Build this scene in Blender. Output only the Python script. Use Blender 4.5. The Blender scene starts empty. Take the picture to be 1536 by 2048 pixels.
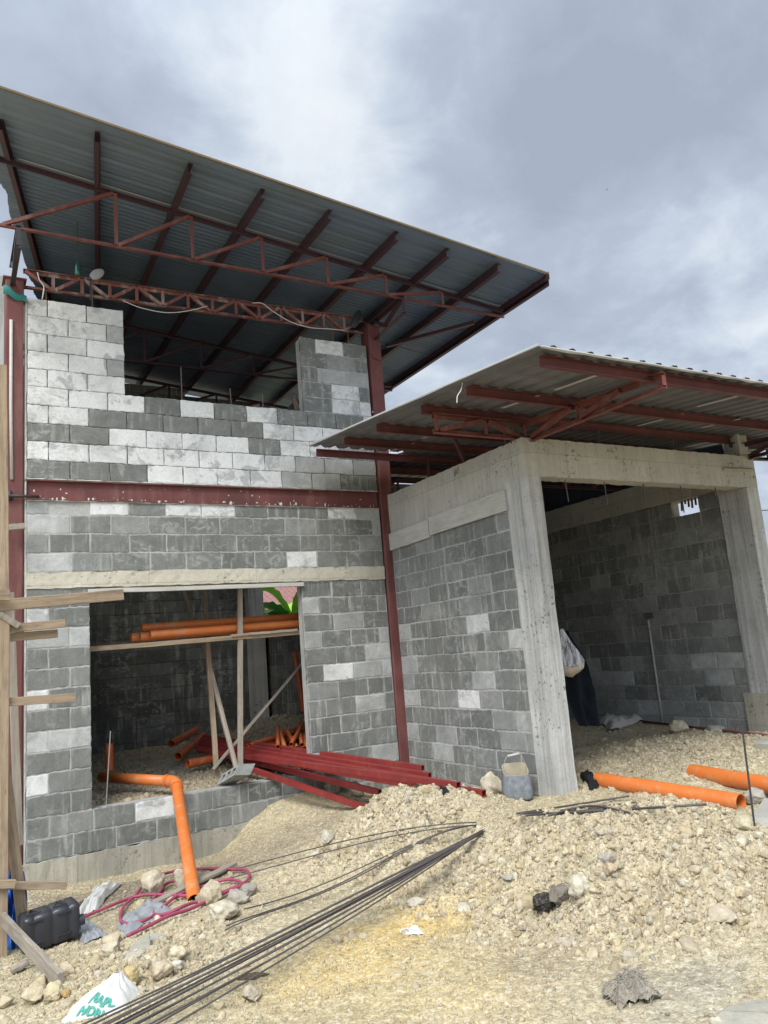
import bpy, math, random
import numpy as np
from mathutils import Vector, Matrix
random.seed(7); rng = np.random.default_rng(7)
S = bpy.context.scene; COL = S.collection

# ------------------------------------------------------------------ camera
FPX = 1535.14
YAW, PITCH, ROLL = 0.5273, 0.1778, -0.0813
CAM = np.array([-0.2075, -8.4528, 1.712])
def _basis():
    cy, sy, cp, sp = math.cos(YAW), math.sin(YAW), math.cos(PITCH), math.sin(PITCH)
    f = np.array([sy*cp, cy*cp, sp]); r = np.array([cy, -sy, 0.0]); u = np.cross(r, f)
    cr, sr = math.cos(ROLL), math.sin(ROLL)
    return cr*r + sr*u, -sr*r + cr*u, f
RV, UV_, FV = _basis()
cd = bpy.data.cameras.new("camera"); cam = bpy.data.objects.new("camera", cd); COL.objects.link(cam)
cd.sensor_fit = 'HORIZONTAL'; cd.sensor_width = 36.0; cd.lens = 36.0*FPX/1536.0
cd.clip_start = 0.05; cd.clip_end = 2000
M = Matrix.Identity(4)
for i in range(3):
    M[i][0], M[i][1], M[i][2], M[i][3] = RV[i], UV_[i], -FV[i], CAM[i]
cam.matrix_world = M; S.camera = cam

def at(px, py, X=None, Y=None, Z=None, plane=None):
    """where the sight line of a photo pixel meets a plane of the place"""
    d = FV + RV*(px-768)/FPX - UV_*(py-1024)/FPX
    if X is not None: t = (X-CAM[0])/d[0]
    elif Y is not None: t = (Y-CAM[1])/d[1]
    elif Z is not None: t = (Z-CAM[2])/d[2]
    else:
        n, o = plane; t = np.dot(n, np.array(o)-CAM)/np.dot(n, d)
    return CAM + t*d
def depth(p): return float(np.dot(np.array(p)-CAM, FV))
def raydir(px, py):
    d = FV + RV*(px-768)/FPX - UV_*(py-1024)/FPX
    return d/np.linalg.norm(d)

# ------------------------------------------------------------------ light, sky, exposure
SUN_EL, SUN_AZ = math.radians(52), math.radians(226)      # azimuth clockwise from +Y
S.view_settings.view_transform = 'Standard'; S.view_settings.look = 'None'
S.view_settings.exposure = 0.8; S.view_settings.gamma = 1.0
S.view_settings.use_curve_mapping = False
sd = bpy.data.lights.new("sun", 'SUN'); sd.energy = 2.2; sd.angle = math.radians(26); sd.color = (1.0, 0.96, 0.89)
so = bpy.data.objects.new("sun", sd); COL.objects.link(so)
sv = Vector((math.sin(SUN_AZ)*math.cos(SUN_EL), math.cos(SUN_AZ)*math.cos(SUN_EL), math.sin(SUN_EL)))
so.rotation_euler = sv.to_track_quat('Z', 'Y').to_euler(); so.location = (0, -20, 30)

W = bpy.data.worlds.new("World"); S.world = W; W.use_nodes = True
nt = W.node_tree; nt.nodes.clear()
def N(nt, t, **k):
    n = nt.nodes.new(t)
    for a, b in k.items():
        if a == 'i':
            for kk, vv in b.items(): n.inputs[kk].default_value = vv
        else: setattr(n, a, b)
    return n
def L(nt, a, b): nt.links.new(a, b)
def math_(nt, op, a, b=None, c=None, clamp=False):
    n = nt.nodes.new('ShaderNodeMath'); n.operation = op; n.use_clamp = clamp
    for i, v in enumerate((a, b, c)):
        if v is None: continue
        if isinstance(v, (int, float)): n.inputs[i].default_value = v
        else: nt.links.new(v, n.inputs[i])
    return n.outputs[0]
def ramp(nt, fac, stops, interp='LINEAR'):
    n = nt.nodes.new('ShaderNodeValToRGB'); n.color_ramp.interpolation = interp
    el = n.color_ramp.elements
    while len(el) < len(stops): el.new(0.5)
    for e, (p, c) in zip(el, stops):
        e.position = p; e.color = (c, c, c, 1) if isinstance(c, (int, float)) else (*c, 1)
    if fac is not None: nt.links.new(fac, n.inputs[0])
    return n.outputs[0]
def mix(nt, fac, a, b, mode='MIX'):
    n = nt.nodes.new('ShaderNodeMix'); n.data_type = 'RGBA'; n.blend_type = mode; n.clamp_factor = True
    for sock, v in ((n.inputs[0], fac), (n.inputs[6], a), (n.inputs[7], b)):
        if isinstance(v, (int, float)): sock.default_value = v
        elif isinstance(v, tuple): sock.default_value = (*v, 1)
        else: nt.links.new(v, sock)
    return n.outputs[2]
def noise(nt, vec, scale, detail=4, rough=0.55, dist=0.0):
    n = nt.nodes.new('ShaderNodeTexNoise'); n.inputs['Scale'].default_value = scale
    n.inputs['Detail'].default_value = detail; n.inputs['Roughness'].default_value = rough
    n.inputs['Distortion'].default_value = dist
    if vec is not None: nt.links.new(vec, n.inputs['Vector'])
    return n.outputs['Fac']
def mapping(nt, vec, scale=(1, 1, 1), loc=(0, 0, 0)):
    n = nt.nodes.new('ShaderNodeMapping'); n.inputs['Scale'].default_value = scale
    n.inputs['Location'].default_value = loc; nt.links.new(vec, n.inputs['Vector'])
    return n.outputs[0]

tc = N(nt, 'ShaderNodeTexCoord')
nrm = N(nt, 'ShaderNodeVectorMath', operation='NORMALIZE'); L(nt, tc.outputs['Generated'], nrm.inputs[0])
sep = N(nt, 'ShaderNodeSeparateXYZ'); L(nt, nrm.outputs[0], sep.inputs[0])
zz = math_(nt, 'ADD', math_(nt, 'MAXIMUM', sep.outputs[2], 0.0), 0.32)
cv = N(nt, 'ShaderNodeCombineXYZ')
L(nt, math_(nt, 'DIVIDE', sep.outputs[0], zz), cv.inputs[0]); L(nt, math_(nt, 'DIVIDE', sep.outputs[1], zz), cv.inputs[1])
n1 = noise(nt, mapping(nt, cv.outputs[0], loc=(3.1, 1.7, 0.4)), 2.1, 7, 0.55, 0.35)
n2 = noise(nt, mapping(nt, cv.outputs[0], loc=(8.1, 0.7, 2.4)), 6.0, 7, 0.6, 0.35)
cl = math_(nt, 'ADD', math_(nt, 'MULTIPLY', math_(nt, 'SUBTRACT', n1, .06), 0.78), math_(nt, 'MULTIPLY', n2, 0.46)); cl = math_(nt, 'SUBTRACT', cl, .105)
def lobe(px, py, k, amp):
    d = raydir(px, py)
    v = N(nt, 'ShaderNodeVectorMath', operation='DOT_PRODUCT'); L(nt, nrm.outputs[0], v.inputs[0]); v.inputs[1].default_value = tuple(d)
    return math_(nt, 'MULTIPLY', math_(nt, 'POWER', math_(nt, 'MAXIMUM', v.outputs['Value'], 0.0), k), amp)
for px, py, k, amp in [(250, 130, 18, .10), (740, 330, 60, .17), (1390, 600, 110, .19), (1500, 470, 200, .12), (620, 330, 200, .05), (650, 160, 90, .05), (900, 620, 70, .08), (1000, 470, 60, .05),
                       (1130, 330, 40, -.15), (950, 90, 50, -.11), (1330, 150, 40, -.12), (1500, 650, 120, -.05), (20, 60, 60, -.05), (300, 225, 300, -.06)]:
    cl = math_(nt, 'ADD', cl, lobe(px, py, k, amp))
ccol = ramp(nt, cl, [(0.30, (.235, .268, .325)), (0.45, (.285, .325, .39)), (0.55, (.365, .41, .47)), (0.66, (.475, .51, .55)), (0.84, (.555, .575, .595))])
sky = N(nt, 'ShaderNodeTexSky'); sky.sky_type = 'NISHITA'; sky.sun_disc = False
sky.sun_elevation = SUN_EL; sky.sun_rotation = SUN_AZ; sky.air_density = 1.0; sky.dust_density = 2.0
bgS = N(nt, 'ShaderNodeBackground'); L(nt, sky.outputs[0], bgS.inputs[0]); bgS.inputs[1].default_value = 0.08
# the overcast is brighter round the hidden sun, behind the viewer
sdot = N(nt, 'ShaderNodeVectorMath', operation='DOT_PRODUCT'); L(nt, nrm.outputs[0], sdot.inputs[0]); sdot.inputs[1].default_value = tuple(sv)
glow = math_(nt, 'POWER', math_(nt, 'MAXIMUM', sdot.outputs['Value'], 0.0), 1.6)
bgC = N(nt, 'ShaderNodeBackground'); L(nt, ccol, bgC.inputs[0]); L(nt, math_(nt, 'ADD', math_(nt, 'MULTIPLY', glow, 2.3), 1.0), bgC.inputs[1])
mx = N(nt, 'ShaderNodeMixShader'); mx.inputs[0].default_value = 0.93
L(nt, bgS.outputs[0], mx.inputs[1]); L(nt, bgC.outputs[0], mx.inputs[2])
wo = N(nt, 'ShaderNodeOutputWorld'); L(nt, mx.outputs[0], wo.inputs[0])

# ------------------------------------------------------------------ materials
def mat(name):
    m = bpy.data.materials.new(name); m.use_nodes = True
    nt = m.node_tree; b = nt.nodes['Principled BSDF']
    tc = nt.nodes.new('ShaderNodeTexCoord')
    return m, nt, b, tc.outputs['Object']
def bump(nt, b, h, strength=0.4, dist=0.01):
    n = nt.nodes.new('ShaderNodeBump'); n.inputs['Strength'].default_value = strength; n.inputs['Distance'].default_value = dist
    nt.links.new(h, n.inputs['Height']); nt.links.new(n.outputs[0], b.inputs['Normal'])
def attr(nt, name, out='Color'):
    n = nt.nodes.new('ShaderNodeAttribute'); n.attribute_name = name; return n.outputs[out]
MT = {}

def mk_block():
    m, nt, b, oc = mat("hollow_block"); a = attr(nt, 'tint'); s = nt.nodes.new('ShaderNodeSeparateColor'); nt.links.new(a, s.inputs[0])
    tone, rnd, mort = s.outputs[0], s.outputs[1], s.outputs[2]
    nA = noise(nt, oc, 5, 5, .6); nB = noise(nt, oc, 38, 4, .65); nC = noise(nt, mapping(nt, oc, (16, 16, 1.6)), 1.0, 4, .55)
    nD = noise(nt, oc, 3.3, 6, .62, .6); nE = noise(nt, oc, 150, 2, .5)
    # tone with local unevenness
    t2 = math_(nt, 'ADD', tone, math_(nt, 'MULTIPLY', math_(nt, 'SUBTRACT', nA, .5), .40))
    col = ramp(nt, t2, [(0.0, (.098, .103, .094)), (.25, (.180, .186, .174)), (.45, (.258, .265, .250)), (.65, (.37, .378, .365)), (.85, (.60, .607, .592)), (1.0, (.72, .724, .708))])
    # pale lime runs on the dark blocks
    run = ramp(nt, nC, [(.52, 0.0), (.66, 1.0)])
    dark = ramp(nt, tone, [(.35, 1.0), (.6, 0.0)])
    f = math_(nt, 'MULTIPLY', math_(nt, 'MULTIPLY', run, dark), math_(nt, 'MULTIPLY', ramp(nt, nD, [(.38, 0.0), (.58, 1.0)]), .62))
    col = mix(nt, f, col, (.44, .44, .41))
    # cement smears on the pale blocks
    sm = math_(nt, 'MULTIPLY', ramp(nt, nD, [(.55, 0.0), (.60, 1.0)]), ramp(nt, tone, [(.55, 0.0), (.75, .75)]))
    col = mix(nt, sm, col, (.36, .37, .37))
    mo = mix(nt, nA, (.40, .40, .38), (.68, .68, .65))
    mo = mix(nt, tone, (.10, .10, .10), mo)
    col = mix(nt, mort, col, mo)
    # mortar wiped over the faces, across joints
    nW = noise(nt, mapping(nt, oc, (1, 1, 1.5), (4.1, 2.2, 7.7)), 8.5, 7, .66, .9); nW2 = noise(nt, oc, 1.3, 3, .5)
    wipe = math_(nt, 'MULTIPLY', ramp(nt, nW, [(.53, 0.0), (.60, 1.0)]), ramp(nt, nW2, [(.44, 0.0), (.60, .62)]))
    col = mix(nt, wipe, col, (.37, .375, .36))
    col = mix(nt, math_(nt, 'MULTIPLY', ramp(nt, noise(nt, oc, 2.1, 5, .65, .4), [(.50, 0.0), (.70, .42)]), 1.0), col, (.155, .155, .145))
    col = mix(nt, 1.0, col, ramp(nt, nB, [(.3, .85), (.55, 1.0), (.8, 1.07)]), 'MULTIPLY')
    nt.links.new(col, b.inputs['Base Color']); b.inputs['Roughness'].default_value = .95
    b.inputs['Specular IOR Level'].default_value = .15
    bump(nt, b, math_(nt, 'ADD', nB, math_(nt, 'MULTIPLY', nE, .6)), .35, .008)
    return m
MT['block'] = mk_block()

def mk_concrete(name, c1, c2, stain, streak=0.0, boards=.8):
    m, nt, b, oc = mat(name)
    nA = noise(nt, oc, 2.2, 6, .6, .3); nB = noise(nt, oc, 40, 4, .6); nC = noise(nt, mapping(nt, oc, (17, 17, .45)), 1.0, 6, .65, .3)
    nF = noise(nt, mapping(nt, oc, (60, 60, 1.1)), 1.0, 3, .6)
    col = mix(nt, ramp(nt, nA, [(.35, 0.0), (.65, 1.0)]), c1, c2)
    if streak:
        col = mix(nt, math_(nt, 'MULTIPLY', ramp(nt, nC, [(.46, 0.0), (.62, 1.0)]), streak), col, stain)
        col = mix(nt, math_(nt, 'MULTIPLY', ramp(nt, nF, [(.56, 0.0), (.66, 1.0)]), streak*.7), col, tuple(x*.75 for x in stain))
    sx = nt.nodes.new('ShaderNodeSeparateXYZ'); nt.links.new(oc, sx.inputs[0]); cx = nt.nodes.new('ShaderNodeCombineXYZ')
    nt.links.new(math_(nt, 'ADD', math_(nt, 'ADD', sx.outputs[0], sx.outputs[1]), math_(nt, 'MULTIPLY', nA, .02)), cx.inputs[0]); nt.links.new(math_(nt, 'ADD', sx.outputs[2], 7.13), cx.inputs[1])
    bk_ = nt.nodes.new('ShaderNodeTexBrick'); bk_.offset = .37; nt.links.new(cx.outputs[0], bk_.inputs['Vector'])
    for k_, v_ in (('Scale', 1.0), ('Mortar Size', .004), ('Mortar Smooth', .4), ('Brick Width', 1.22), ('Row Height', .61), ('Bias', 0.0)): bk_.inputs[k_].default_value = v_
    bk_.inputs['Color1'].default_value = (.84, .84, .84, 1); bk_.inputs['Color2'].default_value = (1.08, 1.07, 1.05, 1); bk_.inputs['Mortar'].default_value = (.62, .61, .58, 1)
    col = mix(nt, boards, col, bk_.outputs['Color'], 'MULTIPLY')
    nS = noise(nt, oc, 6, 5, .7, .5)
    col = mix(nt, math_(nt, 'MULTIPLY', ramp(nt, nS, [(.58, 0.0), (.68, 1.0)]), .4), col, stain)
    pit = noise(nt, oc, 26, 2, .5)
    pm = math_(nt, 'MULTIPLY', ramp(nt, pit, [(.60, 0.0), (.65, 1.0)]), ramp(nt, noise(nt, oc, 2.7, 3, .6), [(.52, 0.0), (.64, 1.0)]))
    col = mix(nt, math_(nt, 'MULTIPLY', pm, .75), col, tuple(x*.45 for x in stain))
    col = mix(nt, 1.0, col, ramp(nt, nB, [(.3, .91), (.7, 1.05)]), 'MULTIPLY')
    nt.links.new(col, b.inputs['Base Color']); b.inputs['Roughness'].default_value = .92; b.inputs['Specular IOR Level'].default_value = .2
    h = math_(nt, 'SUBTRACT', math_(nt, 'ADD', nB, math_(nt, 'MULTIPLY', nC, 1.5 if streak else .2)), math_(nt, 'MULTIPLY', pm, 1.2))
    bump(nt, b, h, .22, .01)
    return m
MT['beam'] = mk_concrete("cast_concrete", (.41, .40, .362), (.485, .475, .435), (.28, .27, .24), .28)
MT['lintel'] = mk_concrete("cream_concrete", (.47, .445, .36), (.55, .52, .43), (.32, .31, .27), .12)
MT['pillar'] = mk_concrete("pillar_concrete", (.42, .42, .40), (.55, .55, .525), (.25, .247, .23), .55, 0.0)
MT['foundation'] = mk_concrete("foundation_concrete", (.33, .315, .26), (.42, .40, .33), (.22, .21, .18), .35)
MT['slab'] = mk_concrete("slab_concrete", (.36, .345, .30), (.43, .415, .365), (.27, .255, .22), 0)

def mk_steel(name, base, dark, dust=(.42, .36, .31), dustamt=.25, rough=.5):
    m, nt, b, oc = mat(name)
    nA = noise(nt, oc, 3, 5, .6); nB = noise(nt, oc, 45, 4, .7); nC = noise(nt, mapping(nt, oc, (9, 9, 1.5)), 1, 4, .6)
    col = mix(nt, ramp(nt, nA, [(.35, 0.0), (.65, 1.0)]), dark, base)
    col = mix(nt, math_(nt, 'MULTIPLY', ramp(nt, nC, [(.5, 0.0), (.75, 1.0)]), dustamt), col, dust)
    col = mix(nt, ramp(nt, nB, [(.72, 0.0), (.78, min(1, dustamt*2.2))]), col, (.62, .58, .53))
    nt.links.new(col, b.inputs['Base Color']); b.inputs['Roughness'].default_value = rough
    b.inputs['Specular IOR Level'].default_value = .35
    bump(nt, b, nB, .12, .004)
    return m
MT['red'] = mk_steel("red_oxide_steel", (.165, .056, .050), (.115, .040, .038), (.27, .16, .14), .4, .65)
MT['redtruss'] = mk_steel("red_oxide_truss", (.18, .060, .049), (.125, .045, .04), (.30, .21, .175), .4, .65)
MT['redspat'] = mk_steel("spattered_steel", (.23, .09, .075), (.15, .055, .05), (.50, .46, .41), .75, .7)
MT['purlin'] = mk_steel("purlin_steel", (.105, .040, .044), (.07, .030, .036), (.14, .08, .085), .25, .55)
MT['gpurlin'] = mk_steel('carport_purlin_steel', (.15, .046, .045), (.10, .034, .036), (.20, .11, .10), .25, .55)
MT['tube'] = mk_steel("red_tube_steel", (.235, .031, .028), (.175, .026, .024), (.33, .13, .11), .25, .48)
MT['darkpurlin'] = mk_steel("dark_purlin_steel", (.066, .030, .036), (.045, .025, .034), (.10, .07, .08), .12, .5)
MT['darksteel'] = mk_steel("dark_steel", (.045, .042, .045), (.03, .028, .03), (.1, .09, .08), .2, .5)

def mk_simple(name, c, rough=.6, var=.15, sc=8, spec=.4, metallic=0.0, bmp=0.0):
    m, nt, b, oc = mat(name); nA = noise(nt, oc, sc, 5, .6)
    col = mix(nt, nA, tuple(x*(1-var) for x in c), tuple(min(1, x*(1+var)) for x in c))
    nt.links.new(col, b.inputs['Base Color']); b.inputs['Roughness'].default_value = rough
    b.inputs['Specular IOR Level'].default_value = spec; b.inputs['Metallic'].default_value = metallic
    if bmp: bump(nt, b, noise(nt, oc, sc*4, 4, .6), bmp, .01)
    return m
def mk_roofunder(name, c1, c2, dirt, rough, metal):
    m, nt, b, oc = mat(name)
    nA = noise(nt, mapping(nt, oc, (1.0, 6, 1)), 1.0, 5, .6); nB = noise(nt, oc, 24, 4, .6)
    col = mix(nt, ramp(nt, nA, [(.3, 0.0), (.7, 1.0)]), c1, c2)
    col = mix(nt, math_(nt, 'MULTIPLY', ramp(nt, noise(nt, oc, 1.4, 5, .6), [(.5, 0.0), (.7, 1.0)]), .5), col, dirt)
    nt.links.new(col, b.inputs['Base Color']); b.inputs['Roughness'].default_value = rough; b.inputs['Metallic'].default_value = metal
    bump(nt, b, nB, .15, .01)
    return m
MT['roof'] = mk_roofunder("roof_sheet_metal", (.108, .150, .215), (.163, .209, .282), (.12, .15, .182), .5, .25)
MT['roofclear'] = mk_roofunder("roof_sheet_weathered", (.13, .172, .23), (.17, .212, .268), (.145, .175, .16), .5, .2)
MT['groof'] = mk_roofunder("roof_insulation_foil", (.125, .125, .138), (.18, .18, .195), (.11, .107, .11), .5, .2)
MT['edge'] = mk_simple("rusty_yellow_edge", (.135, .095, .045), .7, .35, 10)
MT['whiteedge'] = mk_simple("white_sheet_edge", (.40, .40, .39), .6, .15, 10)
MT['rebar'] = mk_simple("rebar_steel", (.095, .084, .078), .6, .5, 9, .35, .2)
MT['rustbar'] = mk_simple("rusty_rod", (.16, .10, .075), .75, .4, 14)
MT['mortar'] = mk_simple("mortar", (.52, .51, .47), .95, .2, 20, .1, 0, .5)
MT['wire'] = mk_simple("white_cable", (.60, .60, .58), .5, .1)
MT['darkwire'] = mk_simple("dark_cable", (.03, .03, .03), .5, .1)

def mk_pvc(name, c):
    m, nt, b, oc = mat(name)
    nA = noise(nt, oc, 4, 5, .6); nB = noise(nt, oc, 60, 4, .7)
    col = mix(nt, nA, tuple(x*.86 for x in c), tuple(min(1, x*1.08) for x in c))
    col = mix(nt, math_(nt, 'MULTIPLY', ramp(nt, noise(nt, oc, 9, 6, .7, .5), [(.50, 0.0), (.70, 1.0)]), .5), col, (.46, .33, .21))
    col = mix(nt, ramp(nt, nB, [(.70, 0.0), (.78, .3)]), col, (.55, .42, .30))
    nt.links.new(col, b.inputs['Base Color']); b.inputs['Roughness'].default_value = .42; b.inputs['Specular IOR Level'].default_value = .4
    return m
MT['pvc'] = mk_pvc("orange_pvc", (.60, .165, .036))
MT['pvcred'] = mk_pvc("red_orange_pvc", (.50, .105, .030))

def mk_wood(name, c1, c2, dark):
    m, nt, b, oc = mat(name); lc = attr(nt, 'lc', 'Vector')
    oi = nt.nodes.new('ShaderNodeObjectInfo')
    ad = nt.nodes.new('ShaderNodeVectorMath'); ad.operation = 'ADD'; nt.links.new(lc, ad.inputs[0])
    cb = nt.nodes.new('ShaderNodeCombineXYZ')
    for i in range(3): nt.links.new(math_(nt, 'MULTIPLY', oi.outputs['Random'], 9.0+i), cb.inputs[i])
    nt.links.new(cb.outputs[0], ad.inputs[1]); v = ad.outputs[0]
    g = noise(nt, mapping(nt, v, (2.2, 38, 38)), 1.0, 5, .6, .4); g2 = noise(nt, mapping(nt, v, (3, 7, 7)), 1.0, 4, .6)
    fine = noise(nt, mapping(nt, v, (8, 160, 160)), 1.0, 3, .6)
    col = mix(nt, ramp(nt, g, [(.3, 0.0), (.7, 1.0)]), c1, c2)
    col = mix(nt, math_(nt, 'MULTIPLY', ramp(nt, g2, [(.5, 0.0), (.75, 1.0)]), .7), col, dark)
    col = mix(nt, math_(nt, 'MULTIPLY', ramp(nt, fine, [(.58, 0.0), (.7, 1.0)]), .55), col, tuple(x*.5 for x in dark))
    nt.links.new(col, b.inputs['Base Color']); b.inputs['Roughness'].default_value = .85; b.inputs['Specular IOR Level'].default_value = .15
    bump(nt, b, math_(nt, 'ADD', g, fine), .35, .006)
    return m
MT['wood'] = mk_wood("weathered_lumber", (.235, .175, .115), (.37, .285, .20), (.13, .10, .075))
MT['woodgrey'] = mk_wood("grey_lumber", (.23, .20, .16), (.35, .31, .255), (.14, .12, .10))
MT['woodpale'] = mk_wood("pale_board", (.42, .41, .37), (.52, .51, .47), (.34, .33, .29))

def mk_stone():
    m, nt, b, oc = mat("limestone"); a = attr(nt, 'tint')
    nA = noise(nt, oc, 14, 5, .65); nB = noise(nt, oc, 70, 4, .7)
    col = mix(nt, 1.0, a, ramp(nt, nA, [(.28, .62), (.6, 1.05), (.8, 1.15)]), 'MULTIPLY')
    col = mix(nt, math_(nt, 'MULTIPLY', ramp(nt, nB, [(.5, 0.0), (.72, 1.0)]), .5), col, (.38, .31, .19))
    nt.links.new(col, b.inputs['Base Color']); b.inputs['Roughness'].default_value = .97; b.inputs['Specular IOR Level'].default_value = .1
    bump(nt, b, math_(nt, 'ADD', nB, nA), .7, .012)
    return m
MT['stone'] = mk_stone()
def mk_ground():
    m, nt, b, oc = mat("coral_soil"); a = attr(nt, 'tint')
    nA = noise(nt, oc, 3, 6, .65); nB = noise(nt, oc, 40, 5, .7); nC = noise(nt, oc, 130, 3, .7)
    vo = nt.nodes.new('ShaderNodeTexVoronoi'); vo.inputs['Scale'].default_value = 55; nt.links.new(oc, vo.inputs['Vector'])
    vr = nt.nodes.new('ShaderNodeSeparateColor'); nt.links.new(vo.outputs['Color'], vr.inputs[0])
    col = mix(nt, 1.0, a, ramp(nt, nA, [(.25, .80), (.75, 1.12)]), 'MULTIPLY')
    col = mix(nt, 1.0, col, ramp(nt, nB, [(.28, .50), (.55, 1.0), (.78, 1.28)]), 'MULTIPLY')
    col = mix(nt, ramp(nt, vr.outputs[0], [(.6, 0.0), (.9, .5)]), col, (.60, .56, .44))
    col = mix(nt, 1.0, col, ramp(nt, nC, [(.3, .78), (.6, 1.05)]), 'MULTIPLY')
    nt.links.new(col, b.inputs['Base Color']); b.inputs['Roughness'].default_value = 1.0; b.inputs['Specular IOR Level'].default_value = .05
    h = math_(nt, 'SUBTRACT', math_(nt, 'ADD', nB, math_(nt, 'MULTIPLY', nC, .6)), math_(nt, 'MULTIPLY', vo.outputs['Distance'], .8))
    bump(nt, b, h, .6, .011)
    return m
MT['ground'] = mk_ground()

# ------------------------------------------------------------------ mesh helpers
WL = {}
class MB:
    def __init__(s): s.v = []; s.f = []; s.lc = []; s.tint = []
    def add(s, v, f, lc=None, tint=None):
        o = len(s.v); s.v += [tuple(map(float, p)) for p in v]; s.f += [tuple(i+o for i in q) for q in f]
        s.lc += lc if lc is not None else [(0, 0, 0)]*len(v)
        s.tint += tint if tint is not None else [(.5, .5, .5, 1)]*len(v)
        return s
    def box(s, lo, hi, tint=None):
        x0, y0, z0 = lo; x1, y1, z1 = hi
        v = [(x0,y0,z0),(x1,y0,z0),(x1,y1,z0),(x0,y1,z0),(x0,y0,z1),(x1,y0,z1),(x1,y1,z1),(x0,y1,z1)]
        f = [(3,2,1,0),(4,5,6,7),(0,1,5,4),(1,2,6,5),(2,3,7,6),(3,0,4,7)]
        return s.add(v, f, None, [tint]*8 if tint else None)
    def prof(s, pts, p0, p1, up=(0, 0, 1), twist=0.0, segs=1, jig=0.0):
        """extrude a closed 2-D outline (side, up) from p0 to p1"""
        p0 = np.array(p0, float); p1 = np.array(p1, float); d = p1-p0; ln = np.linalg.norm(d); d = d/ln
        up = np.array(up, float); side = np.cross(d, up)
        if np.linalg.norm(side) < 1e-6: up = np.array((0, 1., 0)); side = np.cross(d, up)
        side /= np.linalg.norm(side); up = np.cross(side, d)
        n = len(pts); v = []; lc = []
        for k in range(segs+1):
            t = k/segs; jj = (rng.normal(0, jig, 2) if jig else (0, 0))
            for a, b in pts:
                v.append(p0 + d*ln*t + side*(a+jj[0]) + up*(b+jj[1])); lc.append((ln*t, a, b))
        f = []
        for k in range(segs):
            for i in range(n):
                j = (i+1) % n; f.append((k*n+i, k*n+j, (k+1)*n+j, (k+1)*n+i))
        f.append(tuple(range(n-1, -1, -1))); f.append(tuple(segs*n+i for i in range(n)))
        return s.add(v, f, lc)
    def bar(s, p0, p1, w, h, up=(0, 0, 1), segs=1, jig=0.0, bev=0.0):
        if bev:
            a, b, c = w/2, h/2, bev
            pts = [(-a+c,-b),(a-c,-b),(a,-b+c),(a,b-c),(a-c,b),(-a+c,b),(-a,b-c),(-a,-b+c)]
        else: pts = [(-w/2,-h/2),(w/2,-h/2),(w/2,h/2),(-w/2,h/2)]
        return s.prof(pts, p0, p1, up, segs=segs, jig=jig)
    def angle(s, p0, p1, w=.045, t=.006, up=(0, 0, 1), fx=1, fy=1):
        pts = [(0,0),(w*fx,0),(w*fx,t*fy),(t*fx,t*fy),(t*fx,w*fy),(0,w*fy)]
        pts = [(a-w*fx/2, b-w*fy/2) for a, b in pts]
        return s.prof(pts, p0, p1, up)
    def cee(s, p0, p1, w=.05, h=.10, t=.005, up=(0, 0, 1), fx=1):
        pts = [(-w/2,-h/2),(w/2,-h/2),(w/2,-h/2+t),(-w/2+t,-h/2+t),(-w/2+t,h/2-t),(w/2,h/2-t),(w/2,h/2),(-w/2,h/2)]
        return s.prof([(a*fx, b) for a, b in pts], p0, p1, up)
    def tube(s, pts, r, n=10, closed_ends=True):
        pts = [np.array(p, float) for p in pts]; v = []; f = []; prev = None
        rr = r if isinstance(r, (list, tuple)) else [r]*len(pts)
        for i, p in enumerate(pts):
            d = pts[min(i+1, len(pts)-1)] - pts[max(i-1, 0)]; d = d/(np.linalg.norm(d)+1e-9)
            if prev is None:
                a = np.cross(d, (0, 0, 1)); 
                if np.linalg.norm(a) < 1e-3: a = np.cross(d, (1, 0, 0))
            else: a = prev - d*np.dot(prev, d)
            a = a/(np.linalg.norm(a)+1e-9); prev = a; b = np.cross(d, a)
            for k in range(n):
                t = 2*math.pi*k/n; v.append(p + rr[i]*(a*math.cos(t) + b*math.sin(t)))
        for i in range(len(pts)-1):
            for k in range(n):
                j = (k+1) % n; f.append((i*n+k, i*n+j, (i+1)*n+j, (i+1)*n+k))
        if closed_ends: f.append(tuple(range(n-1, -1, -1))); f.append(tuple((len(pts)-1)*n+k for k in range(n)))
        return s.add(v, f)
    def pipe(s, p0, p1, r, ri, n=24, segs=1):
        """hollow pipe with rims"""
        p0 = np.array(p0, float); p1 = np.array(p1, float); d = p1-p0; d /= np.linalg.norm(d)
        a = np.cross(d, (0, 0, 1)); a /= np.linalg.norm(a); b = np.cross(d, a); v = []; f = []
        for c, rad in ((p0, r), (p1, r), (p1, ri), (p0, ri)):
            for k in range(n):
                t = 2*math.pi*k/n; v.append(c + rad*(a*math.cos(t)+b*math.sin(t)))
        for q in range(4):
            for k in range(n):
                j = (k+1) % n; qn = (q+1) % 4; f.append((q*n+k, q*n+j, qn*n+j, qn*n+k))
        return s.add(v, f)
    def grid(s, P, close=False):
        nu, nv = len(P), len(P[0]); v = [p for row in P for p in row]; f = []
        for i in range(nu-1):
            for j in range(nv-1): f.append((i*nv+j, (i+1)*nv+j, (i+1)*nv+j+1, i*nv+j+1))
        return s.add(v, f)
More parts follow.
